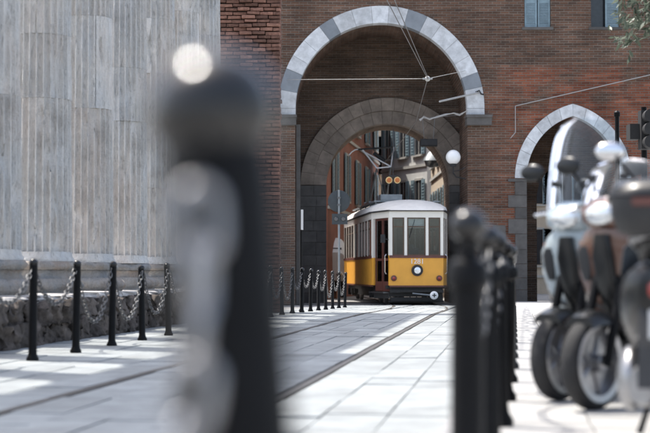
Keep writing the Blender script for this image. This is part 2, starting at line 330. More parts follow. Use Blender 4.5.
M['trim'] = simple('stone_trim', (.42, .41, .38), .8, var=.1, scale=3, bump=.1)
M['signback'] = simple('sign_back', (.05, .058, .062), .55, .3, var=.15, bump=.03)
M['pole'] = simple('grey_pole', (.22, .24, .25), .45, .5, var=.15, bump=.03)
M['amber'] = simple('amber_lens', (.42, .13, .03), .25, var=.1, bump=0)
M['signalyellow'] = simple('signal_yellow', (.55, .40, .17), .4, var=.05, bump=0)
M['wire'] = simple('wire_metal', (.2, .2, .2), .4, .6, var=.1, bump=0)
M['ropew'] = simple('pale_cable', (.38, .375, .36), .6, var=.1, bump=0)
M['bark'] = simple('bark', (.16, .12, .09), .95, var=.35, scale=9, bump=.8)
M['tyre'] = simple('rubber', (.02, .02, .021), .8, var=.25, scale=20, bump=.2)
M['sc_blue'] = simple('pearl_blue_paint', (.33, .39, .42), .12, var=.03, bump=0, coat=.8)
M['sc_brown'] = simple('bronze_paint', (.12, .055, .036), .28, .25, var=.05, bump=0, coat=.8)
M['sc_black'] = simple('black_gloss', (.01, .011, .012), .3, var=.1, bump=0, coat=.15, spec=.35)
M['sc_grey'] = simple('grey_plastic', (.022, .023, .025), .6, var=.15, scale=20, bump=.1)
M['seat'] = simple('seat_vinyl', (.025, .024, .024), .5, var=.15, scale=30, bump=.2)
M['alu'] = simple('cast_aluminium', (.36, .36, .37), .35, .9, var=.15, scale=20, bump=.1)
M['red_lens'] = simple('red_lens', (.3, .025, .018), .15, var=.05, bump=0, coat=.5)
M['clear_lens'] = simple('lamp_lens', (.75, .77, .78), .08, .6, var=.05, bump=0, coat=.6)
M['screen'] = glass_mat('windscreen_plastic', (.86, .90, .92), 0, .0, .04, .03, (.85, .88, .9), 1.22)
M['plate'] = simple('number_plate', (.5, .5, .49), .45, var=.05, bump=.02)
M['visor'] = simple('orange_print', (.2, .08, .04), .5, var=.2, bump=0)
lm, lt_, lb = mat_new('leaf'); 
_n = lt_.nodes.new('ShaderNodeNewGeometry'); _r = lt_.nodes.new('ShaderNodeValToRGB')
_r.color_ramp.elements[0].color = (.055, .075, .05, 1); _r.color_ramp.elements[1].color = (.17, .20, .15, 1)
lt_.links.new(_n.outputs['Random Per Island'], _r.inputs[0]); lt_.links.new(_r.outputs[0], lb.inputs['Base Color'])
lb.inputs['Roughness'].default_value = .45; lb.inputs['Transmission Weight'].default_value = 0.0
_tl = lt_.nodes.new('ShaderNodeBsdfTranslucent'); lt_.links.new(_r.outputs[0], _tl.inputs[0]); _ms = lt_.nodes.new('ShaderNodeMixShader'); _ms.inputs[0].default_value = .35
lt_.links.new(lb.outputs[0], _ms.inputs[1]); lt_.links.new(_tl.outputs[0], _ms.inputs[2]); lt_.links.new(_ms.outputs[0], lt_.nodes['Material Output'].inputs[0])
M['leaf'] = lm

# ------------------------------------------------------------------ ground, road, paving
def sheet(name, xs, ys, dz, mat):
    mb = MB(); v = [(x, y, gz(y) + dz) for y in ys for x in xs]; n = len(xs)
    mb.add(v, [(j * n + i, j * n + i + 1, (j + 1) * n + i + 1, (j + 1) * n + i) for j in range(len(ys) - 1) for i in range(n - 1)])
    return struct(mb.build(name, mat, fix=False))
sheet('ground', (-400, -20, 20, 400), (-200, 0, 15, 30, 47, 100, 900), -0.05, M['ground'])
# road bed between the podium and the kerb of the right-hand sidewalk
road = thing('road', None, None); struct(road)
mb = MB(); ts = [-3, 5, 15, 30, 33, 38, 43, 47.5]
for a, b_ in zip(ts[:-1], ts[1:]):
    q = [P(a, -5.6), P(a, -0.3), P(b_, -0.3), P(b_, -5.6)]
    mb.add([(p.x, p.y, gz(p.y) - 0.028) for p in q], [(0, 1, 2, 3)])
mb.build('road_bed', M['bed'], road, fix=False)
slab_me = [chamfer_mesh('paving_slab', 1, 1, 1, .02, .004, i) for i in range(6)]
for me in slab_me: me.materials.append(M['slab'])
def slab_cols(a, b, n):
    w = (b - a) / n; return [(a + i * w, a + (i + 1) * w) for i in range(n)]
cols = slab_cols(-5.22, -2.955, 6) + slab_cols(-2.862, -1.515, 4) + slab_cols(-1.422, -.315, 3)
slabs = []
for ci, (a, b_) in enumerate(cols):
    t = 6.2 + rnd.uniform(-.7, 0)
    while t < 46.5:
        L_ = rnd.choice((.62, .8, .8, .95, 1.1)); slabs.append((t, L_, a, b_)); t += L_
slabs.sort(key=lambda s: s[0])
def slab_obj(t, L_, a, b_, z0, par, me, name, h=.05, gap=.009, jz=.004):
    c = P(t + L_ / 2, (a + b_) / 2); o = bpy.data.objects.new(name, me); col.objects.link(o); o.parent = par
    o.location = (c.x, c.y, gz(c.y) + z0 - h / 2 + rnd.uniform(-jz, jz)); o.scale = (b_ - a - gap, L_ - gap, h)
    o.rotation_euler = (rnd.gauss(0, .003), rnd.gauss(0, .004), ROADANG); return o
for i, s in enumerate(slabs[:300]): slab_obj(*s, 0, road, slab_me[i % 6], 'paving_slab')
mb = MB()
for t, L_, a, b_ in slabs[300:]:
    g = .008; dz = rnd.uniform(-.004, .004); q = [P(t + g, a + g), P(t + g, b_ - g), P(t + L_ - g, b_ - g), P(t + L_ - g, a + g)]
    mb.add([(p.x, p.y, gz(p.y) + dz) for p in q] + [(p.x, p.y, gz(p.y) - .05) for p in q], [(0, 1, 2, 3), (0, 4, 5, 1), (1, 5, 6, 2), (2, 6, 7, 3), (3, 7, 4, 0)])
o = mb.build('far_paving', M['slab'], road); o['kind'] = 'stuff'
# tram rails set between the slabs, bending towards the gate
def track_x(Y):
    if Y <= 33: return -1.036 + .1205 * (Y - 9.67)
    d = min(Y, 58) - 33; x = 1.775 + .1205 * d - .0035 * d * d
    return x + (Y - 58) * -.0545 if Y > 58 else x
def rail_strip(off, w, z, name, mat, par, y0=2.0, y1=80.0):
    mb = MB(); pts = []; Y = y0
    while Y <= y1: pts.append(Y); Y += 1.0
    v = []
    for Y in pts:
        d = Vector((track_x(Y + .1) - track_x(Y - .1), .2)).normalized(); nx = Vector((d.y, -d.x)); c = Vector((track_x(Y), Y)) + nx * off
        for k in (-w / 2, w / 2):
            p = c + nx * k; v += [(p.x, p.y, gz(p.y) + z), (p.x, p.y, gz(p.y) - .04)]
    n = len(pts); f = []
    for i in range(n - 1):
        a = i * 4; b_ = a + 4; f += [(a, a + 2, b_ + 2, b_), (a, b_, b_ + 1, a + 1), (a + 2, a + 3, b_ + 3, b_ + 2)]
    mb.add(v, f); return mb.build(name, mat, par)
for sgn, nm in ((-1, 'tram track rail'), (1, 'tram track rail')):
    r_ = thing('tram_rail', 'steel tram rail sunk in the paving, on the ' + ('marble column side' if sgn < 0 else 'scooter side') + ' of the track', 'rail', group='rails of the tram track')
    rail_strip(sgn * .7225, .05, .004, 'rail_head', M['rail'], r_); rail_strip(sgn * .677, .038, .001, 'groove_shade_strip', M['groove_shade'], r_)  # second strip lies flush; its near-black colour paints the shade of the rail slot
# right-hand sidewalk, one step up, with kerb stones
walk = thing('sidewalk', None, None); struct(walk); SW = .10
mb = MB()
for a, b_ in zip([-3, 5, 15, 30, 38, 44], [5, 15, 30, 38, 44, 49.0]):
    q = [P(a, -.16), P(a, 14), P(b_, 14), P(b_, -.16)]
    mb.add([(p.x, p.y, gz(p.y) + SW - .02) for p in q], [(0, 1, 2, 3)])
mb.build('sidewalk_bed', M['walk'], walk, fix=False)
walk_me = [chamfer_mesh('walk_slab', 1, 1, 1, .015, .003, 20 + i) for i in range(4)]
for me in walk_me: me.materials.append(M['walk'])
for i in range(5):
    for k in range(40):
        t = 4.6 + k * .55 + (i % 2) * .27; slab_obj(t, .55, -.13 + i * .5, -.13 + (i + 1) * .5, SW, walk, walk_me[(i * 3 + k) % 4], 'walk_slab', h=.04, gap=.008, jz=.002)
kerb_me = [chamfer_mesh('kerb_stone', 1, 1, 1, .02, .004, 30 + i) for i in range(3)]
for me in kerb_me: me.materials.append(M['kerb'])
t = -2.0; k = 0
while t < 46:
    slab_obj(t, 1.1, -.305, -.135, SW + .003, walk, kerb_me[k % 3], 'kerb_stone', h=.16, gap=.008); t += 1.1; k += 1

# ------------------------------------------------------------------ colonnade: podium, columns, wall above
pod = thing('stone_podium', 'low podium of dark eroded blocks with pale coping under the marble columns', 'podium', (0, 0, 0))
mb = MB(); mb.obox(P(7, -5.34), P(30.6, -5.34), 0, 23.6, -.1, .46, 0, 1.5); mb.build('core', M['rubble'], pod)
st_me = [chamfer_mesh('block', 1, 1, 1, .06, .2, 50 + i, sub=7) for i in range(8)]
for me in st_me:
    me.materials.append(M['rubble']); me.polygons.foreach_set('use_smooth', [True] * len(me.polygons))
for row, (z0, z1) in enumerate(((-.02, .24), (.22, .48))):
    t = 9.0 + row * .2
    while t < 30.4:
        w = rnd.uniform(.26, .62); o = bpy.data.objects.new('block', rnd.choice(st_me)); col.objects.link(o); o.parent = pod
        c = P(t + w / 2, -5.33 + rnd.uniform(-.05, .05)); o.location = (c.x, c.y, (z0 + z1) / 2)
        o.scale = (.34, w * 1.06, (z1 - z0) * 1.1); o.rotation_euler = (rnd.gauss(0, .05), rnd.gauss(0, .05), ROADANG + rnd.gauss(0, .04)); t += w
cop_me = [chamfer_mesh('coping_slab', 1, 1, 1, .06, .03, 70 + i, sub=3) for i in range(4)]
for me in cop_me: me.materials.append(M['coping'])
t = 8.0
while t < 30.2:
    w = rnd.uniform(.7, 1.4); o = bpy.data.objects.new('coping_slab', rnd.choice(cop_me)); col.objects.link(o); o.parent = pod
    c = P(t + w / 2, -5.93); o.location = (c.x, c.y, .505 + rnd.uniform(-.01, .01)); o.scale = (1.42, w * .99, .09); o.rotation_euler = (0, rnd.gauss(0, .01), ROADANG); t += w
def fluted(z0, z1, r0, r1, depth, seed, smooth_patch):
    mb = MB(); nf = 26; per = 8; n = nf * per; rows = max(3, int((z1 - z0) / .07)); v = []
    for j in range(rows + 1):
        z = z0 + (z1 - z0) * j / rows; r = r0 + (r1 - r0) * j / rows
        for i in range(n):
            th = 2 * math.pi * i / n; ph = (i % per) / per
            fl = depth * (math.sin(math.pi * (ph - .125) / .875) ** .35 if ph > .13 else 0)
            d = noise.noise(Vector((math.cos(th) * 1.6, math.sin(th) * 1.6, z * .9 + seed * 7.7)))
            d2 = noise.noise(Vector((math.cos(th) * 9, math.sin(th) * 9, z * 6 + seed)))
            d3 = noise.noise(Vector((math.cos(th) * 4, math.sin(th) * 4, z * 2.2 + seed * 3.3)))
            fl *= max(0.6, min(1, 1.0 + d * .8)) * (0.25 if smooth_patch and math.sin(th * 2 + seed) > .35 else 1)
            if ph == 0 and d2 > .25: fl += depth * .5 * (d2 - .25) / .4          # knocked-off fillets
            if d3 > .32: fl = max(fl, depth * min(1, (d3 - .32) * 7))                # broken-out patches
            rr = r - fl + .008 * d + .003 * d2
            v.append((rr * math.cos(th), rr * math.sin(th), z))
    f = [(j * n + i, j * n + (i + 1) % n, (j + 1) * n + (i + 1) % n, (j + 1) * n + i) for j in range(rows) for i in range(n)]
    f += [tuple(range(n))[::-1], tuple(range(rows * n, rows * n + n))]
    mb.add(v, f); return mb
ordn = ['first', 'second', 'third', 'fourth', 'fifth', 'sixth', 'seventh', 'eighth', 'ninth', 'tenth', 'eleventh']
cols_Y = [17.6 + 2.05 * k for k in range(6, -5, -1)]
for ci, Y in enumerate(cols_Y):
    X = -3.96 + .1205 * (Y - 17.05); r_ = random.Random(100 + ci)
    c = thing('marble_column', f'fluted grey marble column on eroded base, {ordn[ci]} from the red brick pier', 'column', (X, Y, .55), ROADANG, 'marble columns of the colonnade')
    def rough(r, z, t, s=ci): return r + .05 * noise.noise(Vector((math.cos(t) * 2.6, math.sin(t) * 2.6, z * 5 + s * 9))) * 1.3 + .03 * noise.noise(Vector((math.cos(t) * 9, math.sin(t) * 9, z * 18 + s)))
    b = MB(); prof = [(.48, .0)] + [(.48 + .055 * math.sin(math.pi * q / 8), .01 + .17 * q / 8) for q in range(9)] + [(.44, .185)]
    b.lathe(prof, 40, fn=rough); b.build('lower_torus', M['base'], c, 60)
    b = MB(); b.lathe([(.45, .18), (.43, .2), (.415, .24), (.43, .275), (.45, .285)], 40, fn=rough); b.build('scotia', M['base'], c, 60)
    b = MB(); prof = [(.42, .28)] + [(.435 + .035 * math.sin(math.pi * q / 8), .285 + .11 * q / 8) for q in range(9)] + [(.42, .40)]
    b.lathe(prof, 40, fn=rough); b.build('upper_torus', M['base'], c, 60)
    b = MB(); b.lathe([(.43, .398), (.43, .43), (.41, .46), (.40, .52)], 40, fn=lambda r, z, t: r + .01 * noise.noise(Vector((math.cos(t) * 5, math.sin(t) * 5, z * 9 + ci)))); b.build('apophyge', M['marble'], c, 60)
    zs = [.515, r_.uniform(1.5, 2.6), r_.uniform(2.9, 4.0), r_.uniform(4.4, 5.0), 6.15]
    for k in range(4):
        za, zb = zs[k], zs[k + 1]; ra = .402 - .045 * (za - .5) / 5.25; rb = .402 - .045 * (zb - .5) / 5.25
        fluted(za + (.001 if k else 0), zb - .001, ra + r_.uniform(-.006, .004), rb + r_.uniform(-.006, .004), r_.choice((.062, .055, .066, .05)), ci * 5 + k, r_.random() < .12).build('shaft_drum', M['marble'], c, 50)
    b = MB(); b.lathe([(.31, 6.14), (.34, 6.16), (.32, 6.22), (.34, 6.4), (.38, 6.55), (.44, 6.68), (.43, 6.7)], 24)
    for q in range(8):
        a = q * math.pi / 4; ca, sa = math.cos(a), math.sin(a)
        b.tube([(ca * .32, sa * .32, 6.24), (ca * .38, sa * .38, 6.38), (ca * .45, sa * .45, 6.46), (ca * .48, sa * .48, 6.42)], [.08, .08, .06, .04], 8)
    b.box((-.43, -.43, 6.68), (.43, .43, 6.76)); b.build('capital', M['marble'], c, 40)
    for q in range(r_.randint(0, 2)):
        a = r_.uniform(-2.0, -.4); z = r_.uniform(.8, 3.6); b = MB(); rr = .385 - .008 * z
        hs = r_.uniform(.010, .018); b.box((-hs, -.03, -hs * 1.2), (hs * r_.uniform(.7, 1.2), .008, hs)); o = b.build('hole_shade_block', M['blackmatt'], c); o.location = (rr * math.cos(a), rr * math.sin(a), z); o.rotation_euler = (0, 0, a + math.pi / 2)  # solid box standing proud; its black paints the shade inside a clamp hole
w_ = thing('colonnade_wall', 'brick wall with stone architrave carried on top of the marble columns', 'wall')
mb = MB(); mb.obox(P(8.5, -5.5), P(32.3, -5.5), 0, 23.8, 7.31, 7.7, 0, .9); mb.build('architrave', M['marble'], w_)
mb = MB(); mb.obox(P(8.5, -5.52), P(32.3, -5.52), 0, 23.8, 7.7, 9.0, 0, .88); mb.obox(P(8.5, -5.52), P(17.2, -5.52), 0, 8.7, 9.0, 9.55, 0, .88); mb.build('brickwork', M['brick_gate'], w_)

# ------------------------------------------------------------------ brick pier at the end of the colonnade, every brick a piece
pier = thing('brick_pier', 'tall weathered red brick pier between the marble columns and the arched gate', 'pier')
PX0, PX1, PY0, PYD = -2.45, -.92, 31.5, 1.1; g0 = gz(31.5)
mb = MB(); mb.box((PX0 + .03, PY0 + .17, g0 - .1), (PX1 - .03, PY0 + PYD, 9.0)); mb.build('core', M['mortar'], pier)
br_me = []
for i in range(8):
    me = chamfer_mesh('brick', .27, .17, .066, .008, .004, 200 + i); me.materials.append(M['brick_pier']); br_me.append(me)
rows = []; H = .083
nrow = int((9.0 - g0) / H); far_b = MB(); cnt = 0
def far_brick(c, rz, i, w):
    m = Matrix.Translation(c) @ Matrix.Rotation(rz, 4, 'Z') @ Matrix.Diagonal((w, 1, 1, 1)); me = br_me[i % 8]
    far_b.add([m @ v.co for v in me.vertices], [list(p.vertices) for p in me.polygons])
bl = []
for j in range(nrow):
    z = g0 + (j + .5) * H
    x = PX0; first = True
    while x < PX1 - .02:
        w = (.135 if (first and j % 2) else .275) + rnd.uniform(-.02, .015); first = False
        if PX1 - x - w < .09: w = PX1 - x
        xm = x + w / 2
        proud = -.035 if abs(xm + 1.65) < .1 else (0 if xm > -1.62 else .05)
        er = max(0, noise.noise(Vector((xm * 1.3, z * .9, 3.0)))) * .09          # eroded hollows
        bl.append((Vector((xm, PY0 + .085 + proud + er + rnd.gauss(0, .014), z + rnd.gauss(0, .004))), rnd.gauss(0, .03), z, w / .282)); x += w
    for k in range(3): bl.append((Vector((PX1 - .095 + rnd.gauss(0, .01), PY0 + .2 + k * .285 + (.1 if j % 2 else 0), z)), math.pi / 2, -99, 1.0))
bl.sort(key=lambda q: abs(q[2] - 4.4))
for i, (c, rz, z, ws_) in enumerate(bl):
    if i < 300:
        o = bpy.data.objects.new('brick', br_me[i % 8]); col.objects.link(o); o.parent = pier; o.location = c; o.rotation_euler = (rnd.gauss(0, .02), rnd.gauss(0, .012), rz)
        o.scale = (ws_, 1, rnd.uniform(.84, 1.04))
    else: far_brick(c, rz, i, ws_)
o = far_b.build('brickwork', M['brick_pier'], pier); o['kind'] = 'stuff'

# ------------------------------------------------------------------ the gate
gate = thing('city_gate', 'wide red brick medieval gate with round marble arch and pointed side arch', 'gate')
GY = 49.0; GB = -.2; GTOP = 12.2
def px_x(px, Y): return (px - 325) / F * Y
def px_z(py, Y): return EYE + (273 - py) / F * Y
A1X, A1Z, A1R = px_x(381.5, GY), px_z(108, GY), 2.76; A1O = 3.30
A3X, A3Z, A3W, A3D = px_x(573.5, GY), 3.83, 1.5, .594
def round_top(cx, cz, r): return lambda x: cz + math.sqrt(max(0, r * r - (x - cx) ** 2))
def point_top(cx, cz, w, d):
    def f(x):
        a = abs(x - cx); return cz + math.sqrt(max(0, (w + d) ** 2 - (a + d) ** 2))
    return f
def wall_open(x0, x1, z0, z1, y0, y1, ops, name, mat, par):
    """wall slab with real openings: ops = (xl, xr, zbottom or None, ztop(x))"""
    xs = {x0, x1}
    for xl, xr, zb, zt in ops:
        n = 40 if zb is None else 1
        for i in range(n + 1):
            t = i / n; t = .5 - .5 * math.cos(math.pi * t); xs.add(xl + (xr - xl) * t)
    xs = sorted(xs); v = []; f = []
    def quad(a, b, c, d): o = len(v); v.extend((a, b, c, d)); f.append((o, o + 1, o + 2, o + 3))
    for xa, xb in zip(xs[:-1], xs[1:]):
        if xb - xa < 1e-6: continue
        xm = (xa + xb) / 2; act = sorted([o for o in ops if o[0] < xm < o[1]], key=lambda o: (o[2] if o[2] is not None else -9))
        ca, cb = z0, z0; 
        for xl, xr, zb, zt in act:
            if zb is not None:
                for y in (y0, y1): quad((xa, y, ca), (xb, y, cb), (xb, y, zb), (xa, y, zb))
                quad((xa, y0, zb), (xb, y0, zb), (xb, y1, zb), (xa, y1, zb))
            za, zz = zt(xa), zt(xb); quad((xa, y0, za), (xa, y1, za), (xb, y1, zz), (xb, y0, zz)); ca, cb = za, zz
        for y in (y0, y1): quad((xa, y, ca), (xb, y, cb), (xb, y, z1), (xa, y, z1))
    for xl, xr, zb, zt in ops:
        for x in (xl, xr): quad((x, y0, z0 if zb is None else zb), (x, y1, z0 if zb is None else zb), (x, y1, zt(x)), (x, y0, zt(x)))
    for x in (x0, x1): quad((x, y0, z0), (x, y1, z0), (x, y1, z1), (x, y0, z1))
    quad((x0, y0, z1), (x1, y0, z1), (x1, y1, z1), (x0, y1, z1))
    mb = MB(); mb.add(v, f); return mb.build(name, mat, par)
W1 = (px_x(525.5, GY), px_x(552, GY)); W2 = (px_x(592.5, GY), px_x(621, GY)); WZ = px_z(26, GY)
ops = [(A1X - A1R, A1X + A1R, None, round_top(A1X, A1Z, A1R)), (A3X - A3W, A3X + A3W, None, point_top(A3X, A3Z, A3W, A3D)),
       (W1[0], W1[1], WZ, lambda x: WZ + 1.7), (W2[0], W2[1], WZ, lambda x: WZ + 1.7)]
wall_open(-7, 16, GB, GTOP, GY, 52.0, ops, 'front_wall', M['brick_gate'], gate)
A2Y = 52.02; A2X, A2Z, A2R = px_x(388, A2Y), px_z(185, A2Y), 62 / F * A2Y
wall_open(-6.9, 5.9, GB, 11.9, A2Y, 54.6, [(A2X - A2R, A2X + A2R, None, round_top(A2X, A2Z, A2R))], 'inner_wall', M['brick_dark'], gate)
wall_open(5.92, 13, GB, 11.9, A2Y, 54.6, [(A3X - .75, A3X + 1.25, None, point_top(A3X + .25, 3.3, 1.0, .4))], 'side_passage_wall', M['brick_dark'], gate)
def voussoirs(cx, cz, r0, r1, a0, a1, n, y0, y1, mat_fn, name='voussoir', gap=.004, jit=0.0):
    cut = [0] + [i + rnd.uniform(-.17, .17) for i in range(1, n)] + [n]
    for i in range(n):
        t0 = a0 + (a1 - a0) * cut[i] / n; t1 = a0 + (a1 - a0) * cut[i + 1] / n; g = gap / r1 * (1 if a1 > a0 else -1); t0 += g; t1 -= g
        v = []; m = 4; dy = rnd.uniform(-jit, jit)
        for y in (y0 + dy, y1):
            for k in range(m + 1):
                t = t0 + (t1 - t0) * k / m
                for r in (r0, r1): v.append((cx + r * math.cos(t), y, cz + r * math.sin(t)))
        w = (m + 1) * 2; f = []
        for k in range(m):
            a = k * 2; f += [(a, a + 2, a + 3, a + 1), (w + a, w + a + 1, w + a + 3, w + a + 2), (a, w + a, w + a + 2, a + 2), (a + 1, a + 3, w + a + 3, w + a + 1)]
        f += [(0, 1, w + 1, w), (m * 2, w + m * 2, w + m * 2 + 1, m * 2 + 1)]
        mb = MB(); mb.add(v, f); mb.build(name, mat_fn(i), gate)
dk = {1, 5, 10, 15}
voussoirs(A1X, A1Z, A1R - .012, A1O, math.pi, 0, 17, GY - .05, GY + .4, lambda i: M['vous_dark'] if i in dk else M['vous'], jit=.008)
for sgn in (-1, 1):                     # stilted feet of the marble ring and their imposts
    xa, xb = sorted((A1X + sgn * (A1R - .012), A1X + sgn * A1O)); mb = MB(); mb.box((xa, GY - .05, A1Z - .2), (xb, GY + .4, A1Z - .006)); mb.build('springer', M['vous'], gate)
    xa, xb = sorted((A1X + sgn * (A1R - .03), A1X + sgn * (A1O + .22))); mb = MB(); mb.box((xa, GY - .16, A1Z - .54), (xb, GY + .5, A1Z - .206)); mb.box((xa - .02, GY - .2, A1Z - .3), (xb + .02, GY + .52, A1Z - .21)); mb.build('impost', M['quoin'], gate)
Ro = A3W + A3D; Rt = 1.86 + A3D; amax = math.acos(A3D / Ro); amaxo = math.acos(A3D / Rt)
for sgn in (1, -1):
    cx = A3X - sgn * A3D; n = 7
    for i in range(n):                  # pointed arch: each stone cut between its own inner and outer angle
        v = []; m = 3
        for y in (GY - .05 + rnd.uniform(-.006, .006), GY + .35):
            for k in range(m + 1):
                q = (i + .012 + (k / m) * .976) / n
                for r, am in ((Ro - .012, amax), (Rt, amaxo)): a = am * q; v.append((cx + sgn * r * math.cos(a), y, A3Z + r * math.sin(a)))
        w = (m + 1) * 2; f = []
        for k in range(m):
            a = k * 2; f += [(a, a + 2, a + 3, a + 1), (w + a, w + a + 1, w + a + 3, w + a + 2), (a, w + a, w + a + 2, a + 2), (a + 1, a + 3, w + a + 3, w + a + 1)]
        f += [(0, 1, w + 1, w), (m * 2, w + m * 2, w + m * 2 + 1, m * 2 + 1)]
        mb = MB(); mb.add(v, f); mb.build('voussoir', M['vous'], gate)
    z = GB; k = 0
    while z < A3Z - .1:
        h = min(rnd.uniform(.36, .5), A3Z - .006 - z); wd = .36 + (.22 if k % 2 else 0)
        xa, xb = sorted((A3X + sgn * (A3W - .012), A3X + sgn * (A3W + wd))); mb = MB(); mb.box((xa, GY - .04 - rnd.uniform(0, .02), z), (xb, GY + .35, z + h - .01)); mb.build('quoin', M['quoin'], gate); z += h; k += 1
voussoirs(A2X, A2Z, A2R - .012, A2R + .42, math.pi, 0, 19, A2Y - .05, A2Y + .5, lambda i: M['inner'], jit=.012)
voussoirs(A2X, A2Z, A2R + .425, A2R + .86, math.pi, 0, 23, A2Y - .12, A2Y + .2, lambda i: M['inner'], jit=.015)
for xa, xb, zt in ((A2X - A2R - .86, A2X - A2R + .012, A2Z), (A2X + A2R - .012, A2X + A2R + .86, A2Z)):
    z = GB; k = 0
    while z < zt - .05:
        h = min(rnd.uniform(.34, .5), zt - .008 - z); wm = (xa + xb) / 2 + rnd.uniform(-.14, .14)
        for q0, q1 in ((xa, wm - .004), (wm + .004, xb)):
            mb = MB(); mb.box((q0, A2Y - .07 - rnd.uniform(0, .03), z), (q1, A2Y + .3, z + h - .01)); mb.build('quoin', M['quoin'], gate)
        z += h; k += 1
for xa, xb in ((px_x(296, GY), px_x(300, GY)), ):
    mb = MB(); mb.box((xa, GY + .5, GB), (xb, GY + .9, 5.6)); mb.build('pilaster_strip', M['quoin'], gate)
# stone facing low on the wall beside the pointed arch
z = GB; k = 0
while z < 1.9:
    h = .42; x = A1X + A1R + .5 + (k % 2) * .3
    while x < A3X - A3W - .72:
        wd = min(rnd.uniform(.5, .8), A3X - A3W - .66 - x); mb = MB(); mb.box((x, GY - .03 - rnd.uniform(0, .02), z), (x + wd - .01, GY + .1, z + h - .01)); mb.build('facing_stone', M['quoin'], gate); x += wd
    z += h; k += 1
def gate_window(x0, x1, openl):
    w = thing('window', None, None); w.parent = gate
    mb = MB(); mb.box((x0 + .02, GY + .28, WZ + .02), (x1 - .02, GY + .31, WZ + 1.68)); mb.build('pane', M['bglass'], w)
    mb = MB(); mb.box((x0 - .08, GY - .06, WZ - .09), (x1 + .08, GY + .2, WZ - .004)); mb.build('sill', M['quoin'], w)
    for s in (0, 1):
        if s == 0 and openl: continue
        xa = x0 + .015 + s * (x1 - x0) / 2; xb = xa + (x1 - x0) / 2 - .03; mb = MB()
        for q in ((xa, xa + .05), (xb - .05, xb)): mb.box((q[0], GY + .05, WZ + .01), (q[1], GY + .09, WZ + 1.68))
        for zz in (WZ + .01, WZ + .8, WZ + 1.6): mb.box((xa + .051, GY + .052, zz), (xb - .051, GY + .088, zz + .07))
        for q in range(30): zz = WZ + .09 + q * .052; mb.box((xa + .052, GY + .06, zz), (xb - .052, GY + .085, zz + .036))
        mb.build('shutter', M['shutter'], w)
gate_window(*W1, False); gate_window(*W2, True)

# ------------------------------------------------------------------ street beyond the gate
sheet('street', (-6, 14), (49.2, 52, 60, 120), -.03, M['ground'])
def building(name, label, A, B, depth, h, mat, floors, nwin, z_first, wh, ww, cornice=True, shut=True):
    b = thing(name, label, 'building'); A = Vector(A); B = Vector(B); Ln = (B - A).length; base = gz(60)
    mb = MB(); mb.obox(A, B, 0, Ln, base - .1, h, 0, depth); mb.build('wall', mat, b)
    mb = MB(); mb.obox(A, B, -.2, Ln + .2, h, h + .25, -.45, depth + .2); mb.build('roof', M['trim'], b)
    for fl in range(floors):
        zb = z_first + fl * (wh + 1.25)
        mb = MB(); mb.obox(A, B, 0, Ln, zb - .62, zb - .5, -.07, .02); mb.build('string_course', M['trim'], b)
        for k in range(nwin):
            s = (k + .5) * Ln / nwin
            fr = MB()
            for q in ((s - ww / 2 - .08, s - ww / 2), (s + ww / 2, s + ww / 2 + .08)): fr.obox(A, B, q[0], q[1], zb - .05, zb + wh + .1, -.05, .05)
            fr.obox(A, B, s - ww / 2, s + ww / 2, zb + wh, zb + wh + .1, -.05, .05); fr.obox(A, B, s - .025, s + .025, zb, zb + wh, -.02, .05)
            f_ = fr.build('window', M['trim'], b)
            g = MB(); g.obox(A, B, s - ww / 2, s + ww / 2, zb, zb + wh, -.012, .03); g.build('pane', M['bglass'], f_)
            g = MB(); g.obox(A, B, s - ww / 2 - .15, s + ww / 2 + .15, zb - .12, zb - .052, -.14, .02); g.build('sill', M['trim'], f_)
            if shut:
                for sg in (-1, 1):
                    a0 = s + sg * (ww / 2 + .05); a1 = a0 + sg * ww * .5; a0, a1 = min(a0, a1), max(a0, a1); g = MB()
                    g.obox(A, B, a0, a1, zb - .03, zb + wh + .03, -.09, -.055)
                    n = int(wh / .14)
                    for q in range(n): g.obox(A, B, a0 + .05, a1 - .05, zb + .03 + q * .14, zb + .11 + q * .14, -.105, -.091)
                    g.build('shutter', M['shutter'], f_)
    return b
building('red_stucco_house', 'red stucco house with blue grey shutters beyond the gate, beside the tram', (.1, 59), (2.8, 80), 8, 8.6, M['stucco_red'], 2, 5, 3.9, 1.9, 1.0)
building('pale_house', 'pale grey house with tall blue grey shutters facing the gate from behind the tram', (2.85, 77), (4.8, 72), 8, 13, M['stucco_pale'], 3, 3, 2.9, 2.3, .72)
building('beige_house', 'beige house in sunlight beyond the gate, on the globe lamp side', (4.95, 71.5), (5.0, 57), 1.2, 12.5, M['stucco_beige'], 3, 5, 2.5, 1.9, .9)
building('end_house', 'pale house closing the far end of the street beyond the gate', (-2, 84), (4, 84), 5, 15, M['stucco_beige'], 4, 6, 3, 2, .6)
building('cream_house', 'cream house seen through the pointed arch', (6.5, 74), (15, 74), 6, 11, M['stucco_beige'], 3, 6, 1.2, 1.7, .9)

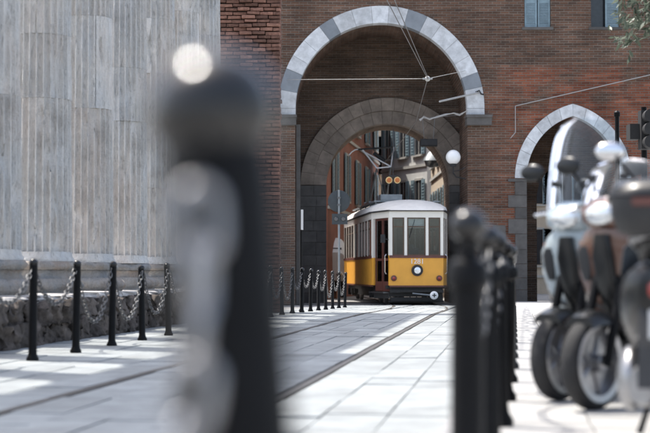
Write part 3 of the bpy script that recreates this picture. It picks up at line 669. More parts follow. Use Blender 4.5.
# ------------------------------------------------------------------ tram
TY, TX = 47.0, 2.80; tg = gz(47.5)
tram = thing('tram', 'vintage yellow and cream tram coming out through the brick gate', 'tram', (TX, TY, tg), R(4.5))
Wd, Wf = 1.2, .83
pl = [(-Wf, 0), (Wf, 0), (Wd, 1.6), (Wd, 11.2), (Wf, 12.8), (-Wf, 12.8), (-Wd, 11.2), (-Wd, 1.6)]
seg = [(pl[i], pl[(i + 1) % 8]) for i in range(8)]      # inward is left of A>B
sl = [(Vector(b_) - Vector(a)).length for a, b_ in seg]
Z0, ZB, ZW0, ZW1, ZR = .60, 1.44, 1.52, 2.68, 2.90
def tpart(name, mat, fn, par=tram, smooth=None):
    mb = MB(); fn(mb); return mb.build(name, mat, par, smooth)
tpart('front_panel', M['yellow'], lambda m: m.obox(*seg[0], .0, sl[0], Z0, ZB, 0, .05))
for i in (1, 2, 3, 4, 5, 6):
    if i in (3, ): 
        tpart('side_panel', M['yellow'], lambda m: m.obox(*seg[i], .05, sl[i] - .05, Z0, ZB, 0, .05)); continue
    tpart('side_panel', M['yellow'], lambda m: m.obox(*seg[i], .02, sl[i] - .02, Z0, ZB, 0, .05))
for i in range(8):
    if i == 7: continue
    tpart('belt_rail', M['maroon'], lambda m: m.obox(*seg[i], -.005, sl[i] + .005, ZB, ZW0, -.025, .06))
    tpart('skirt_moulding', M['maroon'], lambda m: m.obox(*seg[i], 0, sl[i], Z0 - .05, Z0, -.02, .05))
for i in range(8):
    tpart('letter_board', M['cream'], lambda m: m.obox(*seg[i], -.004, sl[i] + .004, ZW1, ZR, -.006, .06))
def panes(i, cuts, pw=.07, big=()):
    """pillars at the cuts, glass between"""
    for j, c in enumerate(cuts):
        w = .16 if j in big else pw
        tpart('window_pillar', M['cream'], lambda m: m.obox(*seg[i], c - w / 2, c + w / 2, ZW0, ZW1, -.004, .06))
    for j in range(len(cuts) - 1):
        a, b_ = cuts[j] + .05, cuts[j + 1] - .05
        f_ = tpart('window_frame', M['wood'], lambda m: [m.obox(*seg[i], a, a + .03, ZW0, ZW1, .012, .05), m.obox(*seg[i], b_ - .03, b_, ZW0, ZW1, .012, .05),
            m.obox(*seg[i], a + .03, b_ - .03, ZW0, ZW0 + .035, .012, .05), m.obox(*seg[i], a + .03, b_ - .03, ZW1 - .035, ZW1, .012, .05), m.obox(*seg[i], a + .03, b_ - .03, ZW1 - .3, ZW1 - .265, .012, .05)])
        tpart('pane', M['glass'], lambda m: m.obox(*seg[i], a + .02, b_ - .02, ZW0 + .02, ZW1 - .02, .028, .034), f_)
panes(0, [.045, .50, 1.16, sl[0] - .045], .085)
panes(1, [.05, .75, sl[1] - .06], .09)
panes(6, [.08, .98, 1.9, 2.82, 3.74, 4.1, 5.2, 5.6, 6.5, 7.4, 8.3, sl[6] - .08], .08, (4, 5, 6, 7))
panes(2, [.08, 1.5, 2.9, 4.3, 5.7, 7.1, 8.5, sl[2] - .08], .08)
panes(3, [.05, .8, sl[3] - .05]); panes(4, [.045, .55, 1.1, sl[4] - .045]); panes(5, [.05, .8, sl[5] - .05])
# front door in the tapered corner (segment 7 runs from the side to the front)
tpart('window_pillar', M['cream'], lambda m: m.obox(*seg[7], .0, .16, ZW0 - .06, ZW1, -.004, .06))
tpart('corner_panel', M['yellow'], lambda m: m.obox(*seg[7], .0, .18, Z0, ZW0 - .06, 0, .05))
tpart('window_pillar', M['cream'], lambda m: m.obox(*seg[7], sl[7] - .1, sl[7] - .005, ZW0, ZW1, -.004, .06))
tpart('corner_panel', M['yellow'], lambda m: m.obox(*seg[7], sl[7] - .1, sl[7] - .005, Z0, ZW0, 0, .05))
for a, b_ in ((.2, .86), (.88, 1.52)):
    d = tpart('door', M['maroon'], lambda m: [m.obox(*seg[7], a, a + .06, .42, ZW1, .05, .09), m.obox(*seg[7], b_ - .06, b_, .42, ZW1, .05, .09), m.obox(*seg[7], a + .06, b_ - .06, .42, .72, .05, .09),
        m.obox(*seg[7], a + .06, b_ - .06, 1.36, 1.43, .05, .09), m.obox(*seg[7], a + .06, b_ - .06, ZW1 - .07, ZW1, .05, .09)])
    tpart('pane', M['glass'], lambda m: m.obox(*seg[7], a + .05, b_ - .05, .7, ZW1 - .05, .066, .072), d)
tpart('door_handle', M['chrome'], lambda m: m.tube([(-Wf - .10, .03, .95), (-Wf - .14, .01, 1.0), (-Wf - .14, .01, 1.5), (-Wf - .10, .03, 1.55)], .014, 6))
tpart('step', M['steel'], lambda m: [m.obox(*seg[7], .15, 1.5, .36, .40, -.16, .2), m.obox(*seg[7], .15, 1.5, .2, .36, .02, .06)])
# roof: arched, hipped down over the rounded ends, in canvas-covered facets
def roof_sec(y, w, h, n=10, z=ZR):
    return [(w * math.cos(math.pi * k / n) if True else 0, y, z + h * math.sin(math.pi * k / n) ** .8) for k in range(n + 1)]
mb = MB(); sec = []
for y, w, h in ((-.10, .84, .0), (-.06, .86, .04), (.25, .92, .17), (.75, 1.04, .31), (1.5, 1.21, .40), (3, 1.26, .42), (6.4, 1.26, .43), (9.8, 1.26, .42), (11.3, 1.21, .40), (12.05, 1.04, .3), (12.55, .92, .17), (12.9, .84, .0)):
    sec.append(roof_sec(y, w, max(h, .004)) + [(-w + .03, y, ZR - .0), (w - .03, y, ZR - .0)][:0])
mb.loft(sec, caps=True); roof = mb.build('roof', M['roofw'], tram, 24)
def eave(m):
    for i in range(8):
        A, B = Vector(seg[i][0]), Vector(seg[i][1]); m.obox(A, B, -.02, sl[i] + .02, ZR - .03, ZR + .012, -.07, .0)
tpart('roof_visor', M['blackmatt'], eave)
tpart('ceiling', M['cream'], lambda m: [m.box((-1.1, 1.7, ZR - .12), (1.1, 11.1, ZR - .09)), m.box((-.78, .15, ZR - .12), (.78, 1.69, ZR - .09))])
for y in (4.2, 7.8, 9.6): tpart('roof_ventilator', M['roofw'], lambda m: [m.box((-.75, y, ZR + .36), (-.35, y + .5, ZR + .52)), m.box((.35, y, ZR + .36), (.75, y + .5, ZR + .52))])
tpart('roof_walkway', M['pole'], lambda m: [m.box((-1.05, 2.2, ZR + .36), (-.85, 9.5, ZR + .40)), m.box((.85, 2.2, ZR + .36), (1.05, 9.5, ZR + .40))] + [m.box((x, y, ZR + .12), (x + .05, y + .05, ZR + .38)) for x in (-1.0, .9) for y in (2.4, 4, 5.6, 7.2, 8.8)])
for y in (2.6, 3.3): tpart('resistor_box', M['pole'], lambda m: [m.box((-.8, y, ZR + .38), (-.1, y + .5, ZR + .62)), m.box((-.78, y - .02, ZR + .44), (-.12, y - .003, ZR + .56))])
# pantograph
pg = thing('pantograph', None, None); pg.parent = tram; py0 = 5.6
def loc_at(px, pyy, Y):                 # a pixel's point at depth Y, in the tram's own frame
    return (Matrix.Translation((TX, TY, tg)) @ Matrix.Rotation(R(4.5), 4, 'Z')).inverted() @ at(px, pyy, Y)
Yp = 52.6
hd0, hd1 = loc_at(358, 149, Yp), loc_at(394, 146.5, Yp)
tpart('contact_strip', M['blackmatt'], lambda m: [m.cyl(hd0, hd1, .022, n=8), m.cyl(hd0 + Vector((0, .3, 0)), hd1 + Vector((0, .3, 0)), .022, n=8)], pg)
horn = [hd0 + Vector(q) for q in ((0.02, 0, 0), (-.1, 0, -.02), (-.22, 0, -.10), (-.3, 0, -.2))]
tpart('horn', M['white'], lambda m: m.tube(horn, .02, 8), pg, 60)
k0 = loc_at(363, 150, Yp); m0 = loc_at(377, 168, Yp - .6); m1 = loc_at(391, 166.5, Yp - .6); k1 = loc_at(394, 147, Yp)
tpart('upper_arm', M['white'], lambda m: [m.cyl(k0, m0, .026, n=8), m.cyl(k0 + Vector((0, .25, 0)), m1, .026, n=8)], pg)
tpart('upper_arm', M['white'], lambda m: [m.cyl(k1, m1, .022, n=8), m.cyl(m0, m1, .022, n=8)], pg)
b0 = Vector((m0.x - .05, py0 + 1.3, ZR + .55)); b1 = Vector((m1.x + .05, py0 + 1.3, ZR + .55))
tpart('lower_arm', M['pole'], lambda m: [m.cyl(m0, b0, .032, n=8), m.cyl(m1, b1, .032, n=8), m.cyl(m0, b1, .016, n=6)], pg)
tpart('base_frame', M['pole'], lambda m: [m.box((b0.x - .2, py0 - .3, ZR + .44), (b1.x + .2, py0 - .22, ZR + .52)), m.box((b0.x - .2, py0 + 1.25, ZR + .44), (b1.x + .2, py0 + 1.35, ZR + .56)), m.box((b0.x - .2, py0 - .219, ZR + .45), (b0.x - .12, py0 + 1.249, ZR + .51)), m.box((b1.x + .12, py0 - .219, ZR + .45), (b1.x + .2, py0 + 1.249, ZR + .51))], pg)
sp_ = loc_at(379, 155, Yp + .2)
tpart('spring_case', M['blackmatt'], lambda m: m.cyl(loc_at(374, 153, Yp + .2), loc_at(385, 161, Yp + .1), .07, n=10), pg)
# front fittings
h = tpart('headlight', M['blackmatt'], lambda m: m.lathe([(.0, -.06), (.13, -.06), (.175, -.05), (.175, 0.02), (.13, .03)], 28, (.02, -.01, 1.06), 'y'), tram, 40)
tpart('lens', M['clear_lens'], lambda m: m.lathe([(.0, -.085), (.05, -.08), (.10, -.07), (.105, -.05)], 24, (.02, -.01, 1.06), 'y'), h, 60)
for x in (-.70, .70):
    h = tpart('marker_lamp', M['maroon'], lambda m: m.lathe([(0, -.05), (.06, -.05), (.09, -.03), (.09, .02)], 18, (x, -.01, .82), 'y'), tram, 40)
    tpart('lens', M['red_lens'], lambda m: m.lathe([(0, -.07), (.035, -.062), (.045, -.05)], 16, (x, -.01, .82), 'y'), h, 60)
def text_mesh(txt, size, mat, par, loc, rot, name, ext=.004):
    cu = bpy.data.curves.new(name, 'FONT'); cu.body = txt; cu.size = size; cu.extrude = ext; cu.align_x = 'CENTER'; cu.align_y = 'CENTER'
    to = bpy.data.objects.new('tmp', cu); col.objects.link(to); dg = bpy.context.evaluated_depsgraph_get(); me = bpy.data.meshes.new_from_object(to.evaluated_get(dg))
    bpy.data.objects.remove(to); me.materials.clear(); me.materials.append(mat)
    o = bpy.data.objects.new(name, me); col.objects.link(o); o.parent = par; o.location = loc; o.rotation_euler = rot; return o
text_mesh('1281', .22, M['white'], tram, (.02, -.006, 1.33), (R(90), 0, 0), 'fleet_number')
tpart('apron', M['under'], lambda m: [m.box((-.80, .05, .26), (.80, .2, .55)), m.box((-.78, .02, .12), (.78, .06, .24)), m.box((-.9, .1, .5), (.9, 1.2, .6))])
tpart('buffer_beam', M['under'], lambda m: [m.box((-.82, -.12, .38), (.82, .06, .47)), m.box((-.5, -.16, .4), (.5, -.121, .45))])
tpart('coupler_bar', M['pole'], lambda m: m.cyl((-.15, -.18, .36), (.44, -.26, .30), .022, n=8))
cp = tpart('coupler', M['white'], lambda m: m.lathe([(0, -.04), (.09, -.04), (.125, -.01), (.125, .03), (.08, .05)], 22, (.5, -.28, .30), 'y'), tram, 40)
tpart('pin', M['blackmatt'], lambda m: [m.box((.485, -.335, .24), (.515, -.325, .36)), m.box((.44, -.334, .285), (.56, -.324, .315))], cp)
tpart('life_guard', M['under'], lambda m: [m.box((-.85, .1, .08), (.85, .13, .14))] + [m.box((-.8 + k * .2, .1, .1), (-.77 + k * .2, .14, .3)) for k in range(9)])
tpart('underframe', M['under'], lambda m: [m.box((-1.0, 1.2, .42), (1.0, 11.6, .6)), m.box((-.95, 4.2, .22), (.95, 8.4, .42))])
for yb in (2.6, 10.1):
    bo = tpart('bogie', M['under'], lambda m: [m.box((-1.02, yb - 1.05, .26), (-.9, yb + 1.05, .44)), m.box((.9, yb - 1.05, .26), (1.02, yb + 1.05, .44)), m.box((-.9, yb - .15, .25), (.9, yb + .15, .4))] + [m.box((sx - .1, yb + dy - .1, .18), (sx + .1, yb + dy + .1, .42)) for sx in (-.99, .99) for dy in (-.7, .7)])
    for dy in (-.7, .7):
        for x in (-.72, .72): tpart('wheel', M['rail'], lambda m: m.lathe([(.05, -.06), (.3, -.06), (.33, -.02), (.33, .05), (.1, .06)], 24, (x, yb + dy, .335), 'x'), bo, 40)
tpart('mirror', M['blackmatt'], lambda m: [m.cyl((-.86, -.02, 2.0), (-1.02, -.10, 2.02), .012, n=6), m.box((-1.12, -.13, 1.9), (-.98, -.10, 2.16))])
tpart('wiper', M['blackmatt'], lambda m: [m.cyl((-.05, -.015, 2.62), (-.22, -.02, 2.05), .008, n=6)])
tpart('grab_rail', M['chrome'], lambda m: m.tube([(.9, .05, .95), (.95, .02, 1.0), (.95, .02, 1.5), (.9, .05, 1.55)], .012, 6))
# interior
tpart('floor', M['wood'], lambda m: m.box((-1.1, 1.65, .80), (1.1, 11.2, .84)))
tpart('cab_floor', M['wood'], lambda m: m.box((-.76, .1, .80), (.76, 1.64, .835)))
tpart('controller', M['blackmatt'], lambda m: [m.box((-.3, .25, .84), (.1, .6, 1.75)), m.cyl((-.1, .4, 1.75), (-.1, .4, 1.86), .09, n=14)])
tpart('bulkhead', M['wood'], lambda m: [m.box((-.95, 1.75, .84), (-.42, 1.79, 2.76)), m.box((.30, 1.75, .84), (1.0, 1.79, 1.7)), m.box((.30, 1.75, 2.4), (1.0, 1.79, 2.76)), m.box((.9, 1.751, 1.7), (1.0, 1.789, 2.4))])
for x0, x1 in ((-1.1, -.72), (.72, 1.1)):
    tpart('bench', M['wood'], lambda m: [m.box((x0, 2.2, 1.2), (x1, 10.8, 1.26)), m.box((x0 + (0 if x0 < 0 else .33), 2.2, 1.261), (x1 - (.33 if x0 < 0 else 0), 10.8, 1.62)), m.box((x0 + .05, 2.3, .84), (x1 - .05, 10.7, 1.2))])
tpart('hand_pole', M['chrome'], lambda m: [m.cyl((x, y, .84), (x, y, 2.78), .018, n=8) for x in (-.6, .6) for y in (2.1, 4.6, 7.2, 9.8)])
tpart('driver_blind', M['stucco_pale'], lambda m: m.box((-.28, .09, 2.36), (.30, .10, 2.66)))
tpart('rear_bulkhead', M['wood'], lambda m: [m.box((-1.05, 11.0, .84), (-.5, 11.04, 2.76)), m.box((.5, 11.0, .84), (1.05, 11.04, 2.76))])

# ------------------------------------------------------------------ chain posts and chains
link_me = None
def chain_link():
    mb = MB(); L_, W_ = .034, .020; pts = []
    for i in range(16):
        a = 2 * math.pi * i / 16; pts.append((L_ * (.45 * math.copysign(1, math.cos(a)) if abs(math.cos(a)) > .05 else 0) + W_ * math.cos(a) , W_ * math.sin(a), 0))
    mb.tube(pts, .006, 6, closed=True); o = mb.build('link', M['steel'], None, 180); me = o.data; bpy.data.objects.remove(o); return me
link_me = chain_link()
def chain(pts_fn, length, label, group, single, scale=1.0):
    """links along a curve; every other link is turned a quarter"""
    ch = thing('post_chain', label, 'chain', group=group); N = 400; pts = [pts_fn(i / N) for i in range(N + 1)]; step = .056 * scale; acc = step * .5; mb = MB(); k = 0
    for i in range(N):
        d = pts[i + 1] - pts[i]; l = d.length
        while acc <= l:
            p = pts[i] + d * (acc / l); q = d.to_track_quat('X', 'Z').to_matrix().to_4x4() @ Matrix.Rotation(math.pi / 2 * (k % 2) + .5 + rnd.gauss(0, .12), 4, 'X'); k += 1
            if single: m = Matrix.Translation(p) @ q @ Matrix.Scale(scale, 4); mb.add([m @ v.co for v in link_me.vertices], [list(f.vertices) for f in link_me.polygons])
            else:
                o = bpy.data.objects.new('link', link_me); col.objects.link(o); o.parent = ch; o.matrix_local = Matrix.Translation(p) @ q @ Matrix.Scale(scale, 4)
            acc += step
        acc -= l
    if single: mb.build('links', M['steel'], ch, 180, fix=False)
    return ch
def sag_fn(a, b, sag):
    a = Vector(a); b = Vector(b)
    return lambda t: a.lerp(b, t) - Vector((0, 0, sag * 4 * t * (1 - t)))
def post(loc, label, h=.935, r=.038, group=None, tilt=(0, 0), collar=False, ball=1.13, plain=False):
    p = thing('chain_post', label, 'post', loc, ROADANG, group); p.rotation_euler = (tilt[0], tilt[1], ROADANG)
    b = MB()
    if collar: prof = [(r * 1.5, 0), (r * 1.5, .03), (r * 1.1, .06), (r, .09), (r, h - .23), (r * 1.0, h - .215)]
    else: prof = [(r * 1.5, 0), (r * 1.5, .02), (r * 1.15, .045), (r, .07), (r, h - .06), (r * .8, h - .05), (r * .75, h - .04)]
    if plain: prof = prof[:4] + [(r, h - .13), (r * .93, h - .1), (r * .9, h - .06)]
    b.lathe(prof, 18); b.build('shaft', M['black'], p, 35)
    if collar:
        b = MB(); b.lathe([(r * 1.02, h - .225), (r * 1.3, h - .215), (r * 1.3, h - .17), (r * 1.1, h - .15), (r * .7, h - .14), (r * .62, h - .12), (r * .62, h - .07), (r * .8, h - .055)], 18); b.build('collar', M['black'], p, 35)
    b = MB(); rb = r * ball; b.sphere((0, 0, h - rb * .92), rb, 20, 12, (1, 1, .92)); b.build('ball_top', M['ball'], p, 180)
    for s in (-1, 1):
        b = MB(); b.tube([(0, s * (r * .8 + .016) + .014 * math.cos(a), h - .105 + .014 * math.sin(a)) for a in [2 * math.pi * q / 10 for q in range(10)]], .005, 6, closed=True)
        b.build('eyelet', M['black'], p, 180)
    return p
ORD = 'first second third fourth fifth sixth seventh eighth ninth tenth eleventh twelfth thirteenth fourteenth fifteenth sixteenth seventeenth eighteenth nineteenth twentieth twenty-first'.split()
LN = -4.347
prevp = None
for k in range(-1, 20):
    Y = 14.1 + 1.4 * k; p = P((Y + LN * UX) / UY, LN); p = Vector((p.x, Y, gz(Y)))
    if k == 3: hh = .90
    else: hh = .935 + rnd.uniform(-.012, .012)
    post(p, f'black chain post by the marble columns, {ORD[19 - k]} of its row counted from the tram', hh, group='chain posts along the colonnade', tilt=(rnd.gauss(0, .016), rnd.gauss(0, .02)))
    top = p + Vector((0, 0, hh - .105))
    if prevp is not None:
        u = (top - prevp).normalized(); sg = rnd.uniform(.22, .55)
        chain(sag_fn(prevp + u * .05, top - u * .05, sg), 2, f'steel chain by the marble columns, {ORD[19 - k]} span of its row counted from the tram', 'chains along the colonnade', k > 6)
    prevp = top
RN = -.06; prevp = None; RR = .046
for k in range(0, 21):
    Y = 4.27 + 1.4 * k; rn = [-.122, -.083, -.055, -.036, -.02, -.006][min(k, 5)] + .004 * max(0, k - 5); p = P((Y + rn * UX) / UY, rn); p = Vector((p.x, p.y, gz(p.y) + SW))
    hh = .88 + (rnd.uniform(-.01, .01) if k else 0)
    lab = 'black chain post with collar and ball top that ends the row by the scooters' if k == 0 else f'black chain post with collar, {ORD[k]} of the row beside the scooters counted towards the gate'
    post(p, lab, hh, r=RR, group=None if k == 0 else 'chain posts along the scooters', collar=True, tilt=(0, rnd.gauss(0, .008)))
    top = p + Vector((0, 0, hh - .105))
    if prevp is not None:
        u = (top - prevp).normalized()
        chain(sag_fn(prevp + u * .05, top - u * .05, rnd.uniform(.2, .34)), 2, f'steel chain, {ORD[k - 1]} span of the row beside the scooters counted towards the gate', 'chains along the scooters', k > 4)
    prevp = top
lp = Vector((-.038, 1.44, SW)); lean = post(lp, 'large leaning black chain post with a loose chain hanging from it', .915, r=.055, collar=False, tilt=(0, R(-4.6)), ball=1.17, plain=True)
e0 = Vector((-.112, 1.36, .872))
def dangle(t): return e0 + Vector((.012 * math.sin(t * 7) - .05 * t, -.01 * math.sin(t * 3), -.6 * t))
dark_link = link_me; link_me = dark_link.copy(); link_me.materials.clear(); link_me.materials.append(M['alu'])  # paler metal on this one chain paints in its sunlit glints
chain(dangle, 1, 'loose steel chain hanging down from the large leaning post', None, False, .92)
link_me = dark_link

# ------------------------------------------------------------------ street furniture by the gate
def simple_sign():
    b = at(339, 300, 43.5); g = gz(43.5); s = thing('round_sign', 'round traffic sign seen from behind on a grey pole beside the tram', 'sign', (b.x, 43.5, g))
    mb = MB(); mb.cyl((0, 0, 0), (0, 0, 3.3), .03, n=10); mb.build('pole', M['pole'], s, 40)
    mb = MB(); mb.lathe([(.0, .04), (.30, .04), (.315, .045), (.315, .055), (.0, .06)], 32, (0, 0, 2.98), 'y'); mb.build('disc', M['signback'], s, 30)
    mb = MB(); mb.box((-.05, -.034, 2.85), (.05, .039, 2.9)); mb.box((-.05, -.034, 3.05), (.05, .039, 3.1)); mb.build('clamp', M['steel'], s)
    mb = MB(); mb.box((-.2, -.07, 2.32), (.24, -.04, 2.62)); bx = mb.build('lower_plate', M['signback'], s)
    for x in (-.08, .12): mb = MB(); mb.lathe([(0, -.03), (.05, -.028), (.065, -.01), (.065, .01)], 16, (x, -.07, 2.47), 'y'); mb.build('reflector', M['steel'], bx, 40)
simple_sign()
b = at(301, 310, 34.0); s = thing('slim_pole', 'slim dark pole with narrow white plate seen edge-on by the brick pier', 'pole', (b.x, 34.0, gz(34)))
mb = MB(); mb.cyl((0, 0, 0), (0, 0, 2.25), .026, n=10); mb.build('shaft', M['black'], s, 40)
mb = MB(); mb.box((.0, -.2, 1.8), (.05, .03, 2.24)); mb.build('plate', M['white'], s)
mb = MB(); mb.lathe([(.05, 0), (.05, .02), (.03, .05)], 12); mb.build('foot', M['black'], s, 40)
s = thing('globe_lamp', 'white globe lamp on a dark bracket beside the tram arch', 'lamp', (px_x(453.5, 48.6), 48.6, px_z(157, 48.6)))
mb = MB(); mb.sphere((0, 0, 0), .235, 28, 18); mb.build('globe', M['globe'], s, 180)
mb = MB(); mb.lathe([(.09, -.30), (.10, -.26), (.12, -.225), (.1, -.2)], 18); mb.build('cup', M['blackmatt'], s, 40)
mb = MB(); mb.tube([(0, 0, -.28), (0, 0, -.5), (.1, .1, -.62), (.42, .40, -.66)], .022, 8); mb.tube([(0, 0, -.45), (.2, .2, -.4), (.42, .40, -.3)], .014, 8); mb.build('bracket', M['blackmatt'], s, 40)
s = thing('hanging_signal', 'small dark signal box hung under the inner arch', 'signal', (px_x(429, 50.5), 50.5, px_z(142.5, 50.5)))
mb = MB(); mb.box((-.28, -.1, -.12), (.28, .12, .12)); mb.box((-.26, -.16, -.09), (.26, -.11, .09)); mb.build('housing', M['blackmatt'], s)
mb = MB(); mb.cyl((-.15, 0, .12), (-.2, 0, .8), .01, n=6); mb.cyl((.15, 0, .12), (.2, 0, .8), .01, n=6); mb.cyl((-.3, 0, .8), (1.9, 0, 1.0), .012, n=6); mb.build('hanger', M['wire'], s)
s = thing('street_lantern', 'hooded pale street lantern hanging beyond the gate by the beige house', 'lamp', (px_x(433, 58.5), 58.5, px_z(150, 58.5)))
mb = MB(); mb.loft([sect_xy(.0, 0, .08, .08), sect_xy(-.12, -.02, .2, .2), sect_xy(-.35, -.08, .36, .34), sect_xy(-.42, -.1, .38, .36)]); mb.build('hood', M['pole'], s, 60)
mb = MB(); mb.loft([sect_xy(-.42, -.1, .33, .31), sect_xy(-.6, -.1, .28, .27), sect_xy(-.66, -.1, .1, .1)]); mb.build('bowl', M['bglass'], s, 60)
mb = MB(); mb.tube([(0, 0, 0), (0, 0, .35), (.3, 0, .45), (1.2, 0, .45)], .025, 8); mb.build('arm', M['pole'], s, 40)
# twin round signals on a hanger from the contact wire
s = thing('twin_signal', 'pair of round yellow rimmed signals hung above the tram roof', 'signal', (px_x(393.3, 46.2), 46.2, px_z(180, 46.2)))
for x in (-.125, .125):
    mb = MB(); mb.lathe([(0, -.03), (.075, -.03), (.1, -.02), (.1, .04), (.06, .06)], 24, (x, 0, 0), 'y'); rr = mb.build('rim', M['signalyellow'], s, 40)
    mb = MB(); mb.lathe([(0, -.05), (.05, -.045), (.075, -.031)], 20, (x, 0, 0), 'y'); mb.build('lens', M['amber'], rr, 60)
mb = MB(); mb.box((-.14, .02, .1), (.14, .05, .15)); mb.cyl((0, .035, .13), (0, .035, 1.55), .012, n=6); mb.build('hanger', M['blackmatt'], s)

# wires
def wire(name, label, pts, r, mat, cat='wire', group=None, sag=0.0):
    out = []
    for a, b_ in zip(pts[:-1], pts[1:]):
        a = Vector(a); b_ = Vector(b_)
        for i in range(12): t = i / 12; out.append(a.lerp(b_, t) - Vector((0, 0, sag * 4 * t * (1 - t))))
    out.append(Vector(pts[-1])); mb = MB(); mb.tube(out, r, 6); return tag(mb.build(name, mat, None, 180), label, cat, group)
hub = at(428, 78, 38.0)
for px, nm in ((386, 'round arch crown'), (394, 'side')):
    pass
wa, wb = at(388, 0, 26.0), at(395.5, 0, 26.5)
d1 = (hub - wa) * .9; d2 = (hub - wb) * .9
wire('contact_wire', 'thin overhead wire, first of two converging on the hub before the round arch', [wa - d1, wa, hub], .009, M['wire'], group='overhead wires', sag=0)
wire('contact_wire', 'thin overhead wire, second of two converging on the hub before the round arch', [wb - d2, wb, hub + Vector((.02, 0, 0))], .009, M['wire'], group='overhead wires')
wire('contact_wire', 'overhead contact wire running from the hub to the tram pantograph and beyond', [hub, Vector((2.75, 46.2, 5.20 + .17)), (2.5, 52.7, 5.16), (2.2, 75, 5.3)], .009, M['wire'])
wire('span_wire', 'pale span wire stretched across the round brick arch', [at(286, 79, GY + .02), hub, at(466, 70, GY + .02)], .007, M['ropew'])
h_ = thing('wire_hub', 'small pale wire hub hanging before the round arch', 'fitting', hub)
mb = MB(); mb.sphere((0, 0, 0), .07, 12, 8); mb.box((-.12, -.03, -.02), (.12, .03, .02)); mb.build('hub', M['ropew'], h_, 40)
br = thing('wire_bracket', 'pale rod bracket hooked onto the marble ring of the round arch', 'bracket', at(479, 92, GY - .05))
mb = MB(); e = at(440, 101, 47.6) - at(479, 92, GY - .05); mb.cyl((0, 0, 0), e, .035, .03, 8); mb.build('rod', M['ropew'], br, 40)
mb = MB(); mb.tube([(-.1, -.05, .0), (.02, -.07, .06), (.08, -.05, -.05), (.16, 0, -.06)], .025, 8); mb.build('hook', M['blackmatt'], br, 40)
ins = thing('insulator_string', 'pale twisted insulator cable by the impost of the round arch', 'insulator', at(466, 112, GY - .1))
pts = [at(q[0], q[1], 48.6) - at(466, 112, GY - .1) for q in ((468, 110), (460, 115), (454, 113), (446, 114), (438, 116), (430, 119), (424, 117), (420, 120))]
mb = MB(); mb.tube(pts, [.012, .02, .015, .024, .016, .024, .014, .04], 8)
mb.tube([p + Vector((0, -.03, .035 * math.sin(i * 1.3))) for i, p in enumerate(pts)], .011, 6); mb.build('cable', M['ropew'], ins, 60)
wire('wall_cable', 'long pale cable slanting up across the red brick beside the round arch', [at(516, 105.5, GY - .05), at(650, 74.5, GY - .06), at(740, 54, GY - .05)], .014, M['ropew'], 'cable')
wire('drop_cable', 'short thin cable hanging down the brick above the pointed arch', [at(516, 105.5, GY - .06), at(516, 132, GY - .05), at(511, 138, GY - .06)], .012, M['ropew'], 'cable')

# traffic light and post on the right-hand sidewalk
b = at(645, 300, 24.0); s = thing('traffic_light', 'dark traffic light seen from behind over the scooters', 'traffic light', (b.x, 24.0, SW))
mb = MB(); mb.cyl((0, 0, 0), (0, 0, 3.3), .045, n=12); mb.build('pole', M['black'], s, 40)
mb = MB(); mb.box((-.11, -.32, 2.62), (.11, -.07, 3.22)); mb.build('housing', M['blackmatt'], s)
for z in (2.72, 2.92, 3.12): mb = MB(); mb.lathe([(.085, 0), (.1, .0), (.1, .2), (.085, .2)], 18, (0, -.52, z), 'y'); mb.build('visor', M['blackmatt'], s, 40)
for xa in (-.26, .112): mb = MB(); mb.box((xa, -.2, 2.78), (xa + .148, .1, 3.02)); mb.build('side_bracket', M['blackmatt'], s)
b = at(618, 300, 24.5); s = thing('slim_post', 'slim dark post with capped top standing before the pointed arch', 'post', (b.x, 24.5, SW))
mb = MB(); mb.cyl((0, 0, 0), (0, 0, 3.22), .034, n=12); mb.build('shaft', M['black'], s, 40)
mb = MB(); mb.lathe([(.045, 3.2), (.05, 3.22), (.05, 3.27), (.02, 3.3)], 14); mb.build('cap', M['black'], s, 40)
mb = MB(); mb.lathe([(.09, 0), (.09, .02), (.05, .06), (.04, .12)], 14); mb.build('foot', M['black'], s, 40)

# white van beyond the gate, left of the tram
v = thing('white_van', 'white van parked beyond the gate beside the tram', 'van', (px_x(322, 60.5), 60.5, gz(60)), R(2))
mb = MB(); mb.loft([sect_xz(0, 1.25, .9, .55, 6), sect_xz(.5, 1.35, .95, .85, 6), sect_xz(1.0, 1.42, .96, .98, 6), sect_xz(4.6, 1.42, .96, .98, 6), sect_xz(4.7, 1.42, .9, .92, 6)]); mb.build('body', M['white'], v, 40)
mb = MB(); mb.box((-.78, .18, 1.55), (.78, .24, 1.98)); mb.build('windscreen', M['bglass'], v)
mb = MB(); mb.box((-.9, -.12, .4), (.9, .05, .66)); mb.build('bumper', M['blackmatt'], v)
for x in (-.7, .7): mb = MB(); mb.sphere((x, -.02, .92), .14, 12, 8, (1, .4, .8)); mb.build('headlight', M['clear_lens'], v, 180)
for x in (-.86, .86):
    for y in (.85, 3.8): mb = MB(); mb.lathe([(.1, -.1), (.3, -.1), (.33, -.06), (.33, .06), (.3, .1), (.1, .1)], 20, (x, y, .33), 'x'); mb.build('wheel', M['tyre'], v, 40)

